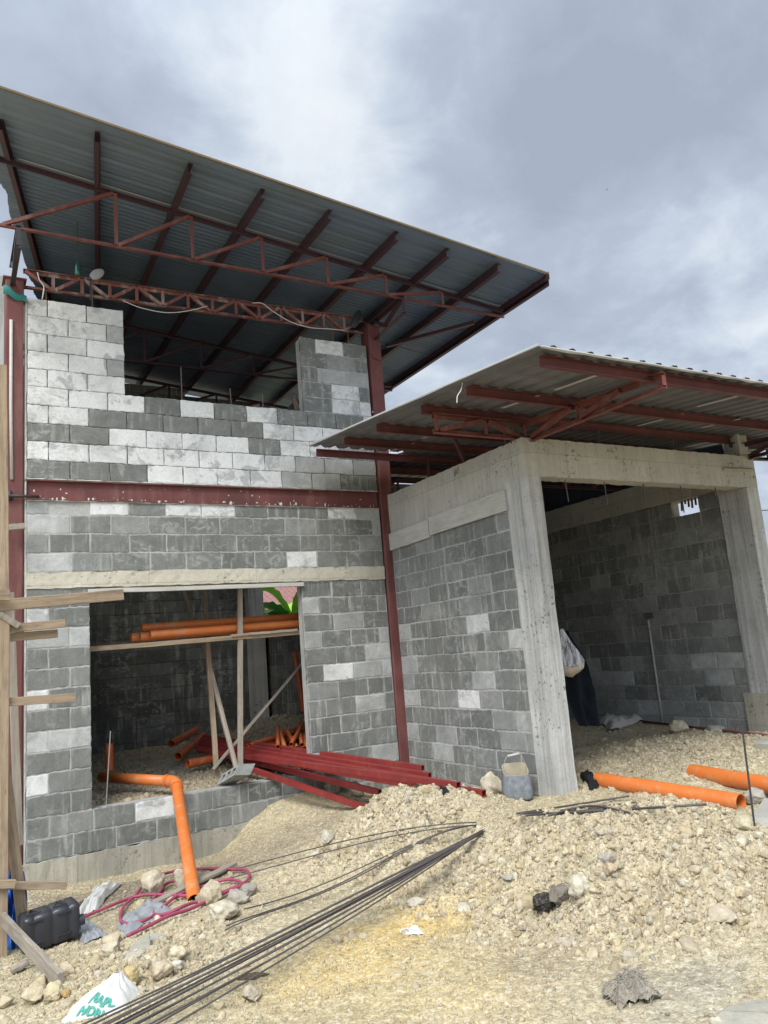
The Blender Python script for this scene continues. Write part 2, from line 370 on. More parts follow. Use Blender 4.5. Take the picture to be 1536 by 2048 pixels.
    def build(s, name, m, parent=None, origin=None, smooth=False):
        if origin is None: origin = WL[parent.name] if parent is not None else np.mean(np.array(s.v), axis=0)
        origin = np.array(origin, float)
        me = bpy.data.meshes.new(name); me.from_pydata([tuple(np.array(p)-origin) for p in s.v], [], s.f)
        at_ = me.attributes.new('lc', 'FLOAT_VECTOR', 'POINT'); at_.data.foreach_set('vector', np.array(s.lc, np.float32).ravel())
        ct = me.attributes.new('tint', 'FLOAT_COLOR', 'POINT'); ct.data.foreach_set('color', np.array(s.tint, np.float32).ravel())
        if isinstance(m, str): m = MT[m]
        me.materials.append(m)
        if smooth: me.shade_smooth()
        o = bpy.data.objects.new(name, me); COL.objects.link(o)
        if parent is not None: o.parent = parent
        else: o.location = origin
        WL[o.name] = origin
        me.update(); return o
def build_np(name, V, F, m, origin=(0, 0, 0), tint=None, parent=None, smooth=False):
    """big mesh straight from arrays; F is (n, 3) or (n, 4)"""
    me = bpy.data.meshes.new(name); V = np.asarray(V, np.float32) - np.array(origin, np.float32)
    k = F.shape[1]; me.vertices.add(len(V)); me.vertices.foreach_set('co', V.ravel())
    me.loops.add(F.size); me.loops.foreach_set('vertex_index', F.astype(np.int32).ravel())
    me.polygons.add(len(F)); me.polygons.foreach_set('loop_start', np.arange(0, F.size, k, dtype=np.int32))
    me.update(calc_edges=True)
    if tint is not None:
        ct = me.attributes.new('tint', 'FLOAT_COLOR', 'POINT')
        t4 = np.ones((len(V), 4), np.float32); t4[:, :3] = tint; ct.data.foreach_set('color', t4.ravel())
    me.materials.append(MT[m] if isinstance(m, str) else m)
    if smooth: me.shade_smooth()
    o = bpy.data.objects.new(name, me); COL.objects.link(o); o.location = origin; WL[o.name] = np.array(origin, float)
    if parent is not None: o.parent = parent
    return o
def tag(o, label, cat, group=None):
    o['kind'] = 'thing'; o['label'] = label; o['category'] = cat
    if group: o['group'] = group
    return o
def kind(o, k): o['kind'] = k; return o
def thing(name, loc, label, cat, group=None):
    o = bpy.data.objects.new(name, None); COL.objects.link(o); o.location = tuple(map(float, loc)); o.empty_display_size = .1
    WL[o.name] = np.array(loc, float); return tag(o, label, cat, group)

def _h(ix, iy, iz, seed):
    v = np.sin(ix*127.1 + iy*311.7 + iz*74.7 + seed*19.19)*43758.5453
    return v - np.floor(v)
def vn(x, y, z=0.0, seed=0):
    x = np.asarray(x, float); y = np.asarray(y, float); z = np.zeros_like(x)+z
    ix, iy, iz = np.floor(x), np.floor(y), np.floor(z); fx, fy, fz = x-ix, y-iy, z-iz
    fx, fy, fz = [t*t*(3-2*t) for t in (fx, fy, fz)]
    r = 0
    for dx in (0, 1):
        for dy in (0, 1):
            for dz in (0, 1):
                w = (fx if dx else 1-fx)*(fy if dy else 1-fy)*(fz if dz else 1-fz)
                r = r + w*_h(ix+dx, iy+dy, iz+dz, seed)
    return r*2-1
def fbm(x, y, z=0.0, seed=0, oct=4, gain=.5):
    r = 0; a = 1.0
    for k in range(oct):
        r = r + a*vn(np.asarray(x)*2**k, np.asarray(y)*2**k, np.asarray(z)*2**k, seed+k); a *= gain
    return r

# ------------------------------------------------------------------ ground
GX, GF, GE = 4.777, -2.738, 8.23         # garage side wall plane, garage front plane, far wall plane
CP = []
def gp(px, py, z): p = at(px, py, Z=z); CP.append((p[0], p[1], z))
for q in [(1180,1632,.25),(1100,1620,.24),(1190,1655,.38),(1270,1626,.52),(1385,1644,.47),(1480,1682,.38),(768,2048,.08),(400,2048,.06),(0,2048,.02),(1150,2048,.12),(1536,2048,.16),(300,2000,.06),(0,1960,-.10),(150,1960,-.02),(400,1900,.02),(600,1950,.06),(768,1900,.08),(1000,1900,.10),
          (1200,1950,.12),(1536,1900,.17),(100,1930,-.10),(200,1830,-.13),(300,1790,-.10),(420,1800,-.07),(520,1790,-.02),(600,1800,.02),(700,1830,.06),(850,1805,.06),
          (840,1600,.45),(760,1618,.37),(900,1616,.40),(960,1636,.34),(700,1650,.24),(610,1690,.06),(560,1735,.0),(800,1690,.24),(650,1745,.03),(900,1680,.22),(740,1765,.03),
          (600,1630,.10),(1000,1660,.33),(1095,1640,.40),(1240,1640,.48),(1336,1619,.52),(1420,1712,.40),(1500,1780,.29),(1060,1725,.30),(1200,1720,.40),(1350,1770,.32),
          (950,1780,.08),(1100,1835,.07),(1300,1850,.10),(1500,1868,.13),(1536,1760,.25),
          (1040,1606,.22),(1150,1603,.23),(1400,1625,.24),(1536,1640,.24),(1536,1560,.30),(1220,1545,.31),(1300,1510,.36),(1420,1490,.39),(1536,1490,.38),(1190,1480,.38),(1250,1465,.43)]: gp(*q)
for px, py in [(45,1762),(134,1760),(296,1737),(401,1716),(460,1688),(500,1642),(545,1608),(600,1590),(660,1585),(745,1578)]:
    p = at(px, py, Y=0.0); CP.append((p[0], -.04, p[2]))
for px, py in [(840,1576),(900,1583),(960,1588),(1065,1592)]:
    p = at(px, py, X=GX); CP.append((GX, p[1], p[2]))
for y, z in [(-.7,.45),(-2.2,.39),(.8,.46),(-1.5,.42)]: CP.append((GE, y, z))
CP += [(6,0,.45),(7,1.5,.46),(5.2,1.2,.46),(6.5,-1.2,.41),(-1.5,0,-.15),(-1.5,-3,-.1),(-1.5,-6,.02),(0,-6.5,.05),(2,-7.5,.1),(4,-7.5,.15),(8.6,-4.5,.28),(9,-6,.25),(10,-2.5,.32),(7,-5,.25)]
CPA = np.array(CP)
def _tps(r2): return np.where(r2 > 1e-12, .5*r2*np.log(np.maximum(r2, 1e-12)), 0.0)
_n = len(CPA)
_K = _tps(((CPA[:, None, :2]-CPA[None, :, :2])**2).sum(-1)) + np.eye(_n)*.008
_P = np.c_[np.ones(_n), CPA[:, :2]]
_sol = np.linalg.solve(np.block([[_K, _P], [_P.T, np.zeros((3, 3))]]), np.r_[CPA[:, 2], np.zeros(3)])
def gsmooth(x, y):
    x = np.asarray(x, float); y = np.asarray(y, float); sh = x.shape
    q = np.c_[x.ravel(), y.ravel()]; out = np.empty(len(q))
    qc = np.c_[np.clip(q[:, 0], -2, 10), np.clip(q[:, 1], -7.5, 2)]
    for s0 in range(0, len(q), 20000):
        c = qc[s0:s0+20000]
        out[s0:s0+20000] = _tps(((c[:, None, :]-CPA[None, :, :2])**2).sum(-1)) @ _sol[:_n] + np.c_[np.ones(len(c)), c] @ _sol[_n:]
    out = np.clip(out, -.25, .66)
    far = np.sqrt((q[:, 0]-qc[:, 0])**2 + (q[:, 1]-qc[:, 1])**2)
    w = np.exp(-far/3.0); out = out*w + .1*(1-w)
    # inside the house: filled up to the sill, heaped at the right
    ins = (q[:, 0] > .42) & (q[:, 0] < 4.76) & (q[:, 1] > .07) & (q[:, 1] < 4.6)
    zi = .37 + .03*q[:, 1] + .38*np.exp(-(((q[:, 0]-4.4)/.9)**2 + ((q[:, 1]-2.9)/1.3)**2)) + .10*np.exp(-(((q[:, 0]-2.5)/.7)**2+((q[:, 1]-2.2)/.6)**2))
    out = np.where(ins, zi, out)
    return out.reshape(sh)
def blob(x, y, cx, cy, rx, ry, rot=0.0):
    c, s = math.cos(rot), math.sin(rot); dx, dy = x-cx, y-cy
    u = (dx*c+dy*s)/rx; v = (-dx*s+dy*c)/ry
    return np.exp(-(u*u+v*v))
_m1 = at(850, 1640, Z=.25); _m2 = at(1210, 1700, Z=.3); _m2b = at(1400, 1740, Z=.28); _m1b = at(700, 1690, Z=.12)
_soil = at(600, 1660, Z=.09)
def rubble(x, y):
    """0..1 how much of the ground is heaped coral rubble"""
    m = blob(x, y, _m1[0], _m1[1], .75, .6) + blob(x, y, _m2[0], _m2[1], 1.15, .62, .1) + .9*blob(x, y, _m2b[0], _m2b[1], .9, .6) + .8*blob(x, y, _m1b[0], _m1b[1], .5, .4)
    c3 = at(960, 1730, Z=.2); c4 = at(1130, 1770, Z=.2); c5 = at(1480, 1800, Z=.2); c6 = at(820, 1730, Z=.1)
    m = m + .9*blob(x, y, c3[0], c3[1], .6, .45) + .8*blob(x, y, c4[0], c4[1], .6, .4) + .8*blob(x, y, c5[0], c5[1], .6, .4) + .7*blob(x, y, c6[0], c6[1], .5, .35)
    m = m + .8*blob(x, y, 6.6, -2.6, 1.9, 1.0) + .42*blob(x, y, 1.2, -2.9, .8, .8) + .6*blob(x, y, .8, -3.6, .6, .5)
    m = m*(1-.62*blob(x, y, _soil[0], _soil[1], .45, .55))
    return np.clip(m*1.5 - .34 + .16*fbm(x*2.1, y*2.1, 0, 5, 3), 0, 1)
def lumps(x, y, cell, seed):
    """rounded clods packed side by side: height 0..1 and a random value per clod"""
    x = np.asarray(x, float)/cell; y = np.asarray(y, float)/cell; ix, iy = np.floor(x), np.floor(y); best = np.full(x.shape, 9.0); val = np.zeros(x.shape)
    for dx in (-1, 0, 1):
        for dy in (-1, 0, 1):
            jx, jy = ix+dx, iy+dy; a = _h(jx, jy, 1.0, seed); b_ = _h(jx, jy, 2.0, seed); c_ = .65+.6*_h(jx, jy, 3.0, seed)
            d = ((x-jx-a)**2 + (y-jy-b_)**2)/c_**2; k = d < best; best = np.where(k, d, best); val = np.where(k, _h(jx, jy, 4.0, seed), val)
    return np.sqrt(np.maximum(0, 1-best/.9)), val
def gz(x, y, detail=True):
    z = gsmooth(x, y)
    x = np.asarray(x, float); y = np.asarray(y, float)
    if detail:
        near = np.exp(-np.maximum(0, np.hypot(x-3, y+3)-7)/4)
        rb = rubble(x, y)
        z = z + near*(.018*fbm(x*2.3, y*2.3, 0, 11, 3) + (.006+.022*rb)*fbm(x*9, y*9, 0, 21, 3) + (.003+.006*rb)*fbm(x*30, y*30, 0, 31, 2))
        wx = x+.012*vn(x*24, y*24, 0, 71); wy = y+.012*vn(x*24, y*24, 5., 72)
        l1, v1 = lumps(wx, wy, .085, 3); l2, v2 = lumps(wx, wy, .042, 4)
        cl = np.clip(.05+rb*1.1, 0, 1)
        l0, v0 = lumps(wx, wy, .19, 6); z = z + near*rb*.055*l0*v0
        z = z + near*cl*(.042*l1*v1*(v1 > .35) + .024*l2*(.4+.6*v2))
    return z
def gzs(x, y): return float(gz(np.array([x]), np.array([y]))[0])
def gnd(px, py, lift=0.0):
    """first ground point on the sight line of a photo pixel"""
    d = FV + RV*(px-768)/FPX - UV_*(py-1024)/FPX
    ts = np.arange(2.2, 16, .02); q = CAM[None]+ts[:, None]*d[None]
    g = gsmooth(q[:, 0], q[:, 1]) + lift
    hit = np.nonzero(q[:, 2] <= g)[0]
    k = hit[0] if len(hit) else len(ts)-1
    p = q[k]; return np.array([p[0], p[1], gzs(p[0], p[1])+lift])

def ground_tint(x, y):
    base = np.zeros(x.shape+(3,)); base[:] = (.46, .392, .25)
    def pa(px, py, rx, ry, col, amt, rot=0.0, z=.08):
        c = at(px, py, Z=z)
        m = np.clip(blob(x, y, c[0], c[1], rx, ry, rot)*1.3 + .35*fbm(x*3, y*3, 0, int(px) % 17, 3)*blob(x, y, c[0], c[1], rx*1.4, ry*1.4, rot), 0, 1)*amt
        base[:] = base*(1-m[..., None]) + np.array(col)*m[..., None]
    n = fbm(x*1.3, y*1.3, 0, 41, 4)
    m = np.clip(n*.6+.2, 0, 1)[..., None]; base[:] = base*(1-.45*m) + np.array((.40, .345, .25))*.45*m
    rb_ = rubble(x, y)[..., None]; base[:] = base*(1-.6*rb_) + np.array((.455, .385, .26))*.6*rb_
    pa(800, 1860, .55, .25, (.55, .40, .15), .9, .3); pa(700, 1930, .5, .3, (.57, .43, .19), .75); pa(900, 1980, .5, .35, (.55, .44, .22), .6)
    pa(1080, 1930, .35, .22, (.37, .30, .205), .75); pa(820, 1770, .3, .15, (.42, .32, .18), .6, 0, .1)
    pa(600, 1660, .55, .5, (.37, .315, .215), .9, 0, .09); pa(480, 1720, .5, .35, (.33, .27, .185), .85, 0, 0)
    pa(250, 1775, 1.1, .42, (.255, .205, .145), .95, 0, -.12); pa(200, 1850, .6, .4, (.40, .34, .235), .6, 0, -.1)
    pa(1430, 1975, .30, .14, (.38, .35, .275), .55, .3, .14); pa(1290, 2040, .35, .15, (.39, .35, .27), .5, 0, .12); pa(1350, 1960, .2, .1, (.39, .36, .28), .5, 0, .13)
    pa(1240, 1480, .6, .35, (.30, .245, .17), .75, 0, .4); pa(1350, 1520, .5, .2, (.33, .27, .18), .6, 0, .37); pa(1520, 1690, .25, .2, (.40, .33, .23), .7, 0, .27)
    l2, v2 = lumps(x, y, .042, 4); base[:] = base*(.86+.26*v2[..., None])
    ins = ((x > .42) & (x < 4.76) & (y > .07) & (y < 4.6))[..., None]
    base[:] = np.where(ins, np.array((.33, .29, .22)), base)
    return base
def axis(lo, hi, step, far, g=1.22):
    core = list(np.arange(lo, hi+1e-6, step)); a = []; b = []; s = step; x = lo
    while x > -far: s *= g; x -= s; a.append(x)
    s = step; x = hi
    while x < far: s *= g; x += s; b.append(x)
    return np.array(a[::-1]+core+b)
def axis2(parts, far, g=1.22):
    core = []
    for lo, hi, st in parts: core += list(np.arange(lo, hi-1e-6, st))
    core.append(parts[-1][1]); a = []; b = []; s_ = parts[0][2]; x = parts[0][0]
    while x > -far: s_ *= g; x -= s_; a.append(x)
    s_ = parts[-1][2]; x = parts[-1][1]
    while x < far: s_ *= g; x += s_; b.append(x)
    return np.array(a[::-1]+core+b)
gxs = axis2([(-1.2, -.2, .03), (-.2, 6.6, .0115), (6.6, 9.0, .03)], 400); gys = axis2([(-7.0, -5.9, .03), (-5.9, -.9, .0115), (-.9, 4.7, .03)], 400)
XX, YY = np.meshgrid(gxs, gys, indexing='ij'); ZZ = gz(XX, YY)
gi = np.arange(XX.size).reshape(XX.shape)
GFc = np.stack([gi[:-1, :-1], gi[1:, :-1], gi[1:, 1:], gi[:-1, 1:]], -1).reshape(-1, 4)
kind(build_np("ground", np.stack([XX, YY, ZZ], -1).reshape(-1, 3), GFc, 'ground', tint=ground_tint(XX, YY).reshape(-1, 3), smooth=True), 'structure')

# ------------------------------------------------------------------ block walls
def bw(u, z, k=0):                       # scalloped bed joint
    return .0085*(abs(math.sin(math.pi*u/.098 + z*3))-.6) + .003*math.sin(u*9.1+z*23)
class Wall:
    """blocks laid in courses; fmap turns (along, depth inward, height) into world coordinates"""
    def __init__(s, fmap): s.m = MB(); s.fmap = fmap
    def block(s, u0, u1, z0, z1, tone, smear=.3, gap=.0045, mt=.74):
        eu, ez = .011/(u1-u0), .010/(z1-z0); k_ = max(2, int(round((u1-u0)/.05)))
        fus = [0.0, eu]+[eu+(1-2*eu)*q/k_ for q in range(1, k_)]+[1-eu, 1.0]; fzs = [0.0, ez]+[ez+(1-2*ez)*q/3 for q in range(1, 3)]+[1-ez, 1.0]
        nu = len(fus); nz = len(fzs)
        dd = rng.normal(0, .0015); rnd = rng.random(); v = []; tint = []
        g2 = gap+abs(rng.normal(0, .0015))
        if gap >= .004: g2 = gap*.85+abs(rng.normal(0, .0016)); gap = gap*1.12+abs(rng.normal(0, .001))
        jz = .0026 if gap > .005 else .0012
        for j in range(nz):
            for i in range(nu):
                fu, fz = fus[i], fzs[j]
                u = u0+g2 + (u1-u0-2*g2)*fu
                zb = z0+gap+bw(u, z0); zt = z1-gap+bw(u, z1); z = zb+(zt-zb)*fz
                if i in (0, nu-1) and j not in (0, nz-1): u += rng.normal(0, .0022)
                if j in (0, nz-1): z += rng.normal(0, jz)
                t = tone + rng.normal(0, .02)
                edge = i in (0, nu-1) or j in (0, nz-1)
                if not edge and i in (1, nu-2) and rng.random() < smear*.25: t = t*.7+mt*.3
                if edge and rng.random() < smear: t = t*.35 + mt*.65
                elif edge: t -= .03
                v.append(s.fmap(u, dd+(.003 if edge else 0), z)); tint.append((min(1, max(0, t)), rnd, 0, 1))
        f = [(j*nu+i, j*nu+i+1, (j+1)*nu+i+1, (j+1)*nu+i) for j in range(nz-1) for i in range(nu-1)]
        ring = [i for i in range(nu)] + [j*nu+nu-1 for j in range(1, nz)] + [(nz-1)*nu+i for i in range(nu-2, -1, -1)] + [j*nu for j in range(nz-2, 0, -1)]
        o = len(v)
        for r in ring:
            fu = fus[r % nu]; fz = fzs[r//nu]; u = u0+g2+(u1-u0-2*g2)*fu
            zb = z0+gap+bw(u, z0); zt = z1-gap+bw(u, z1)
            v.append(s.fmap(u, .045, zb+(zt-zb)*fz)); tint.append((tint[r][0]*.8, rnd, 0, 1))
        k = len(ring)
        f += [(ring[i], o+i, o+(i+1) % k, ring[(i+1) % k]) for i in range(k)]
        s.m.add(v, f, None, tint)
    def core(s, u0, u1, z0, z1, rec, thick, tone):
        nu = max(2, int((u1-u0)/.05)+1); v = []
        # front sheet follows the joints roughly, solid behind
        lo = (u0, rec, z0); hi = (u1, thick, z1)
        c = [(lo[0],lo[1],lo[2]),(hi[0],lo[1],lo[2]),(hi[0],hi[1],lo[2]),(lo[0],hi[1],lo[2]),(lo[0],lo[1],hi[2]),(hi[0],lo[1],hi[2]),(hi[0],hi[1],hi[2]),(lo[0],hi[1],hi[2])]
        s.m.add([s.fmap(a, b, z) for a, b, z in c], [(3,2,1,0),(4,5,6,7),(0,1,5,4),(1,2,6,5),(2,3,7,6),(3,0,4,7)], None, [(tone, .5, 1, 1)]*8)
    def course(s, u0, u1, z0, z1, pat, off=0.0, smear=.3, gap=.004, bl=.4):
        """pat: one letter per block from the left, off: width of the first piece"""
        u = u0; k = 0
        while u < u1-.02:
            w = off if (k == 0 and off > 0) else bl
            e = min(u+w, u1)
            if u1-e < .05: e = u1
            c = pat[k] if k < len(pat) else pat[-1]
            tone = {'W': .92, 'L': .66, 'G': .46, 'g': .36, 'D': .25, 'd': .18, 'K': .06, 'P': .82}[c] + rng.normal(0, .03)
            s.block(u, e, z0, z1, tone, smear, gap); u = e; k += 1
    def build(s, name, parent): return s.m.build(name, 'block', parent)

def rpat(n, w): return ''.join(random.choices(list(w.keys()), list(w.values()), k=n))

# ------------------------------------------------------------------ the two-storey shell
house = thing("unfinished_house", (2.6, 2.0, 0.0), "tall unfinished two storey block house with red steel frame and a sloping metal roof", "house")
XL, XR = .505, 4.645
ZB0, ZB1 = 3.515, 3.735                    # red floor beam
w = Wall(lambda u, d, z: (u, d, z))
# upper storey courses above the red beam (left pier, sill band, right pier)
up = ["DDDWWWWLLdd", "WWWWWWWPLLG", "DDWWWWDWWG", "WWDDDDDWWW", "WWWDWDWDDDW"]
offs = [.42, .21, .42, .21, .41]
for k, (p, o) in enumerate(zip(up, offs)):
    z0 = ZB1+.01+.2*k; w.course(XL, XR, z0, z0+.2, p, o, .18, .0032)
lp = ["WWW", "WWL", "PPW", "WPL", "WWP"]; rp = ["DWW", "DWD", "DLL", "DGD", "DWD"]
for k in range(5):
    z0 = ZB1+1.01+.2*k
    w.course(XL, 1.503, z0, z0+.2, lp[k], .2 if k % 2 == 0 else .41, .2, .0032)
    w.course(3.675, XR, z0, z0+.2, rp[k], [.4, .41, .22, .38, .22][k], .35, .004)
w.core(XL, XR, ZB1, ZB1+1.0, .022, .15, .25); w.core(XL, 1.497, ZB1+1.0, ZB1+1.985, .022, .15, .30); w.core(3.682, XR, ZB1+1.0, ZB1+1.985, .008, .15, .8)
# band between lintel and beam
bd = ["LgDDDdDWDDg", "GDDdDDDDDDG", "LDGDDDDGDDL", "LDWDWWdDDWL"]
zz_ = [2.765, 2.965, 3.165, 3.365, 3.515]
for k in range(4): w.course(XL, XR, zz_[k], zz_[k+1], bd[k], [.42, .21, .42, .21][k], .42, .0042)
w.core(XL, XR, 2.765, 3.515, .0042, .15, .70)
# ground storey: low wall, two piers
for k, (p, o) in enumerate([("DDdDDgDDDD", .42), ("DgDWDDdDDD", .21)]):
    w.course(XL, XR, .2*k, .2*k+.2, p, o, .35, .0042)
w.core(XL, XR, 0, .398, .0042, .15, .6)
lpr = ["Dd", "WDg", "DD", "PL", "DDg", "WD", "Dg", "DDD", "LLW", "WDg", "DD"]
rpr = ["DDLL", "DdDgL", "DDDDL", "DDLD", "gDDDg", "dWLL", "DDLL", "LDDL", "DGDL", "LDDG", "DDDL"]
for k in range(11):
    z0 = .4+.2*k
    w.course(XL, 1.105, z0, z0+.2, lpr[k], .2 if k % 2 == 1 else .4, .4, .004)
    w.course(3.49, XR, z0, z0+.2, rpr[k], .22 if k % 2 == 1 else .4, .5, .0045)
w.core(XL, 1.098, .398, 2.6, .0042, .15, .68); w.core(3.498, XR, .398, 2.6, .0042, .15, .70)
w.build("front_wall", house)
# side and rear walls of the shell
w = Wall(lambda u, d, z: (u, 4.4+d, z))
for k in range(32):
    z0 = .2*k; w.course(.47, 4.68, z0, z0+.2, rpat(12, {'d': 4, 'K': 6, 'D': 1}), .4 if k % 2 else .2, .06, .0035)  # blocks and joint core toned down, room's dimness put into their colour
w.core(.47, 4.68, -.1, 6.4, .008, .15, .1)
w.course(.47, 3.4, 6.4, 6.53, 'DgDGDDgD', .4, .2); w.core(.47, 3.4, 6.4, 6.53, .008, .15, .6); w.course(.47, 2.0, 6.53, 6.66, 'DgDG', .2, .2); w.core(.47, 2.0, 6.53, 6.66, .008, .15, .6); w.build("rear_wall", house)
WY0, WY1, WZ0, WZ1 = 2.4, 4.40, 2.33, 3.35
w = Wall(lambda u, d, z: (4.68+d, u, z))
for k in range(29):
    z0 = .2*k
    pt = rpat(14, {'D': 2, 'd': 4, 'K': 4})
    if WZ0-.05 < z0 < WZ1-.05:
        w.course(.22, WY0, z0, z0+.2, pt, .2, .2)
    else: w.course(.22, 4.4, z0, z0+.2, pt, .4 if k % 2 else .2, .2)
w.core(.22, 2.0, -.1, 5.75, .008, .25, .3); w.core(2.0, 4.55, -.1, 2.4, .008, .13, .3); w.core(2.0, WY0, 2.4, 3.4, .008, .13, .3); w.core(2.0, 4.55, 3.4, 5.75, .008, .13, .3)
w.build("right_wall", house)
w = Wall(lambda u, d, z: (.47-d, u, z))
for k in range(29): w.course(.22, 4.4, .2*k, .2*k+.2, rpat(14, {'D': 5, 'g': 3, 'G': 2}), .4 if k % 2 else .2, .2)
w.core(.22, 4.4, -.3, 5.8, .008, .15, .6); w.core(1.5, 4.4, 5.8, 6.7, .008, .15, .6); w.build("left_wall", house)
# cast foundation strip and lintel with uneven edges
def cast(name, lo, hi, m, parent, n=40, amp=.006):
    b = MB(); x0, y0, z0 = lo; x1, y1, z1 = hi; P = []
    ring = [(y0, z0), (y0, z0*.7+z1*.3), (y0, z0*.3+z1*.7), (y0, z1), (y1, z1), (y1, z0)]
    for i in range(n+1):
        x = x0+(x1-x0)*i/n
        P.append([(x, y+rng.normal(0, amp*.4), z+(rng.normal(0, amp) if i not in (0, n) else 0)) for y, z in ring]); P[-1].append(P[-1][0])
    b.grid(P); k = 6
    b.add([P[0][i] for i in range(k)], [tuple(range(k))]); b.add([P[-1][i] for i in range(k)], [tuple(range(k-1, -1, -1))])
    return b.build(name, m, parent)
cast("foundation", (.46, -.025, -.6), (4.70, .17, -.002), 'foundation', house, 60)
cast("lintel", (XL, -.012, 2.602), (XR, .148, 2.763), 'lintel', house, 60, .004)
# mortar squeezed along the beam, and the strip between column and blocks
b = MB()
for zc, am in ((ZB1+.004, .010), (ZB0-.004, .007)):
    P = []
    for i in range(160):
        x = XL+(XR-XL)*i/159; h = am*(.5+abs(vn(x*14, zc))); P.append([(x, -.004, zc-h), (x, -.016-.006*rng.random(), zc), (x, -.004, zc+h)])
    b.grid(P)
for i in range(200):
    pass
P = []
for i in range(120):
    z = 0+5.7*i/119; P.append([(.478, .02, z), (.489, -.004-.006*rng.random(), z), (.503+.004*vn(z*8, 3.), -.002, z)])
b.grid(P); b.build("mortar_joint", 'mortar', house)
# steel frame
def hcol(name, x0, x1, y0, y1, z0, z1, lean=0.0):
    b = MB(); n = 10
    pts = [(x0,y0),(x0+.012,y0-.006),(x1-.012,y0-.006),(x1,y0),(x1,y1),(x0,y1)]; P = []
    for i in range(n+1):
        z = z0+(z1-z0)*i/n; P.append([(x+lean*(i/n), y, z) for x, y in pts]); P[-1].append(P[-1][0])
    b.grid(P); b.add([p for p in P[-1][:-1]], [tuple(range(6))])
    c = b.build(name, 'red', house)
    return c
colL = hcol("steel_column", .295, .473, -.012, .19, -.25, 5.93)
colR = hcol("steel_column", 4.650, 4.832, -.012, .19, .05, 6.03, .035)
for x in (.385, 4.775):
    b = MB(); b.box((x-.115, -.03, 6.032 if x > 1 else 5.932), (x+.115, .21, 6.046 if x > 1 else 5.946)); b.build("cap_plate", 'red', house)
b = MB()                                     # recessed I-beam at floor level
b.box((.476, .03, ZB0+.008), (4.648, .045, ZB1-.008)); b.box((.476, -.012, ZB1-.014), (4.648, .12, ZB1-.003)); b.box((.476, -.012, ZB0+.003), (4.648, .12, ZB0+.014))
b.build("floor_beam", 'red', house)
# stained strip of conduit on the left column, pipe stub clamps
b = MB(); b.tube([(.365, -.022, 3.72), (.352, -.026, 4.5), (.350, -.024, 5.45)], .016, 10); b.build("conduit", 'mortar', house, smooth=True)
b = MB(); b.tube([(.30, -.05, 3.545), (.62, -.06, 3.54)], .016, 10); b.tube([(.345, -.02, 3.50), (.345, -.02, 3.6)], .026, 10); b.build("pipe_stub", 'darksteel', house, smooth=True)

b = MB()
for k in range(130):
    if k < 55: x, z, y = rng.uniform(.55, 4.6), ZB0+.012+abs(rng.normal(0, .012)), -.0145
    elif k < 80: x, z, y = rng.uniform(.55, 4.6), rng.uniform(ZB0+.02, ZB1-.02), .028
    elif k < 110: x, z, y = rng.uniform(.33, .46), rng.uniform(.3, 5.4), -.0135
    else: x, z, y = rng.uniform(4.66, 4.80), rng.uniform(.6, 5.6), -.0135
    w_, h_ = abs(rng.normal(.006, .006))+.002, abs(rng.normal(.007, .008))+.002; n_ = 7
    ring = [(x+w_*math.cos(2*math.pi*q/n_)*rng.uniform(.6, 1.2), y, z+h_*math.sin(2*math.pi*q/n_)*rng.uniform(.6, 1.2)) for q in range(n_)]
    b.add(ring+[(x, y-.003, z)], [(q, (q+1) % n_, n_) for q in range(n_)])
sp_ = b.build("mortar_splashes", 'mortar', house); sp_['kind'] = 'stuff'
# trusses: mesh of the two chords, every web member a child
ROOFN = np.array([.102, 0, 1.]); ROOFO = (6.36, -.78, 6.30)
def zg(y): return 3.98+.09*(y+2.64)
def zroof(x): return 6.30 - .102*(x-6.36)
def truss(name, top, bot, webs, m, parent, w=.042, up=(0, 0, 1), m2=None):
    b = MB(); b.angle(bot[0], bot[1], w, .006, up, 1, 1); t = b.build(name, m, parent)
    b = MB(); b.angle(top[0], top[1], w, .006, up, 1, -1); b.build("top_chord", m2 or m, t)
    for p0, p1 in webs:
        c = MB(); c.angle(p0, p1, w*.85, .005, (0, 1, .01) if abs(p0[1]-p1[1]) < 1e-3 else (1, 0, .01)); c.build("web", m, t)
    return t
def ztop(x): return zroof(x)-.125
YC = -.78; zb = 6.10
vx = [-.75, .20] + [float(at(px, py, Y=YC)[0]) for px, py in ((232,490),(385,521),(526,546),(656,571),(773,591),(885,612))]
webs = []
for i, x in enumerate(vx):
    if i >= 1: webs.append(((x, YC, zb), (x, YC, ztop(x)))) if i != 1 else None
    if i+1 < len(vx): webs.append(((x+.02, YC, zb), (vx[i+1]-.02, YC, ztop(vx[i+1]))))
truss("canopy_truss", ((-.75, YC, ztop(-.75)), (6.42, YC, ztop(6.42))), ((-.75, YC, zb), (6.42, YC, zb)), webs, 'redtruss', house, m2='darkpurlin')  # shade under the sheets put into the top chord's darker steel colour
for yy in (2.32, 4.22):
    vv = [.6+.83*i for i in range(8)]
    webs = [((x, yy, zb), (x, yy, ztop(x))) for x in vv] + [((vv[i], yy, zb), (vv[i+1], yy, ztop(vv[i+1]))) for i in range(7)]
    truss("canopy_truss", ((.5, yy, ztop(.5)), (6.42, yy, ztop(6.42))), ((.5, yy, zb), (6.42, yy, zb)), webs, 'darkpurlin', house)
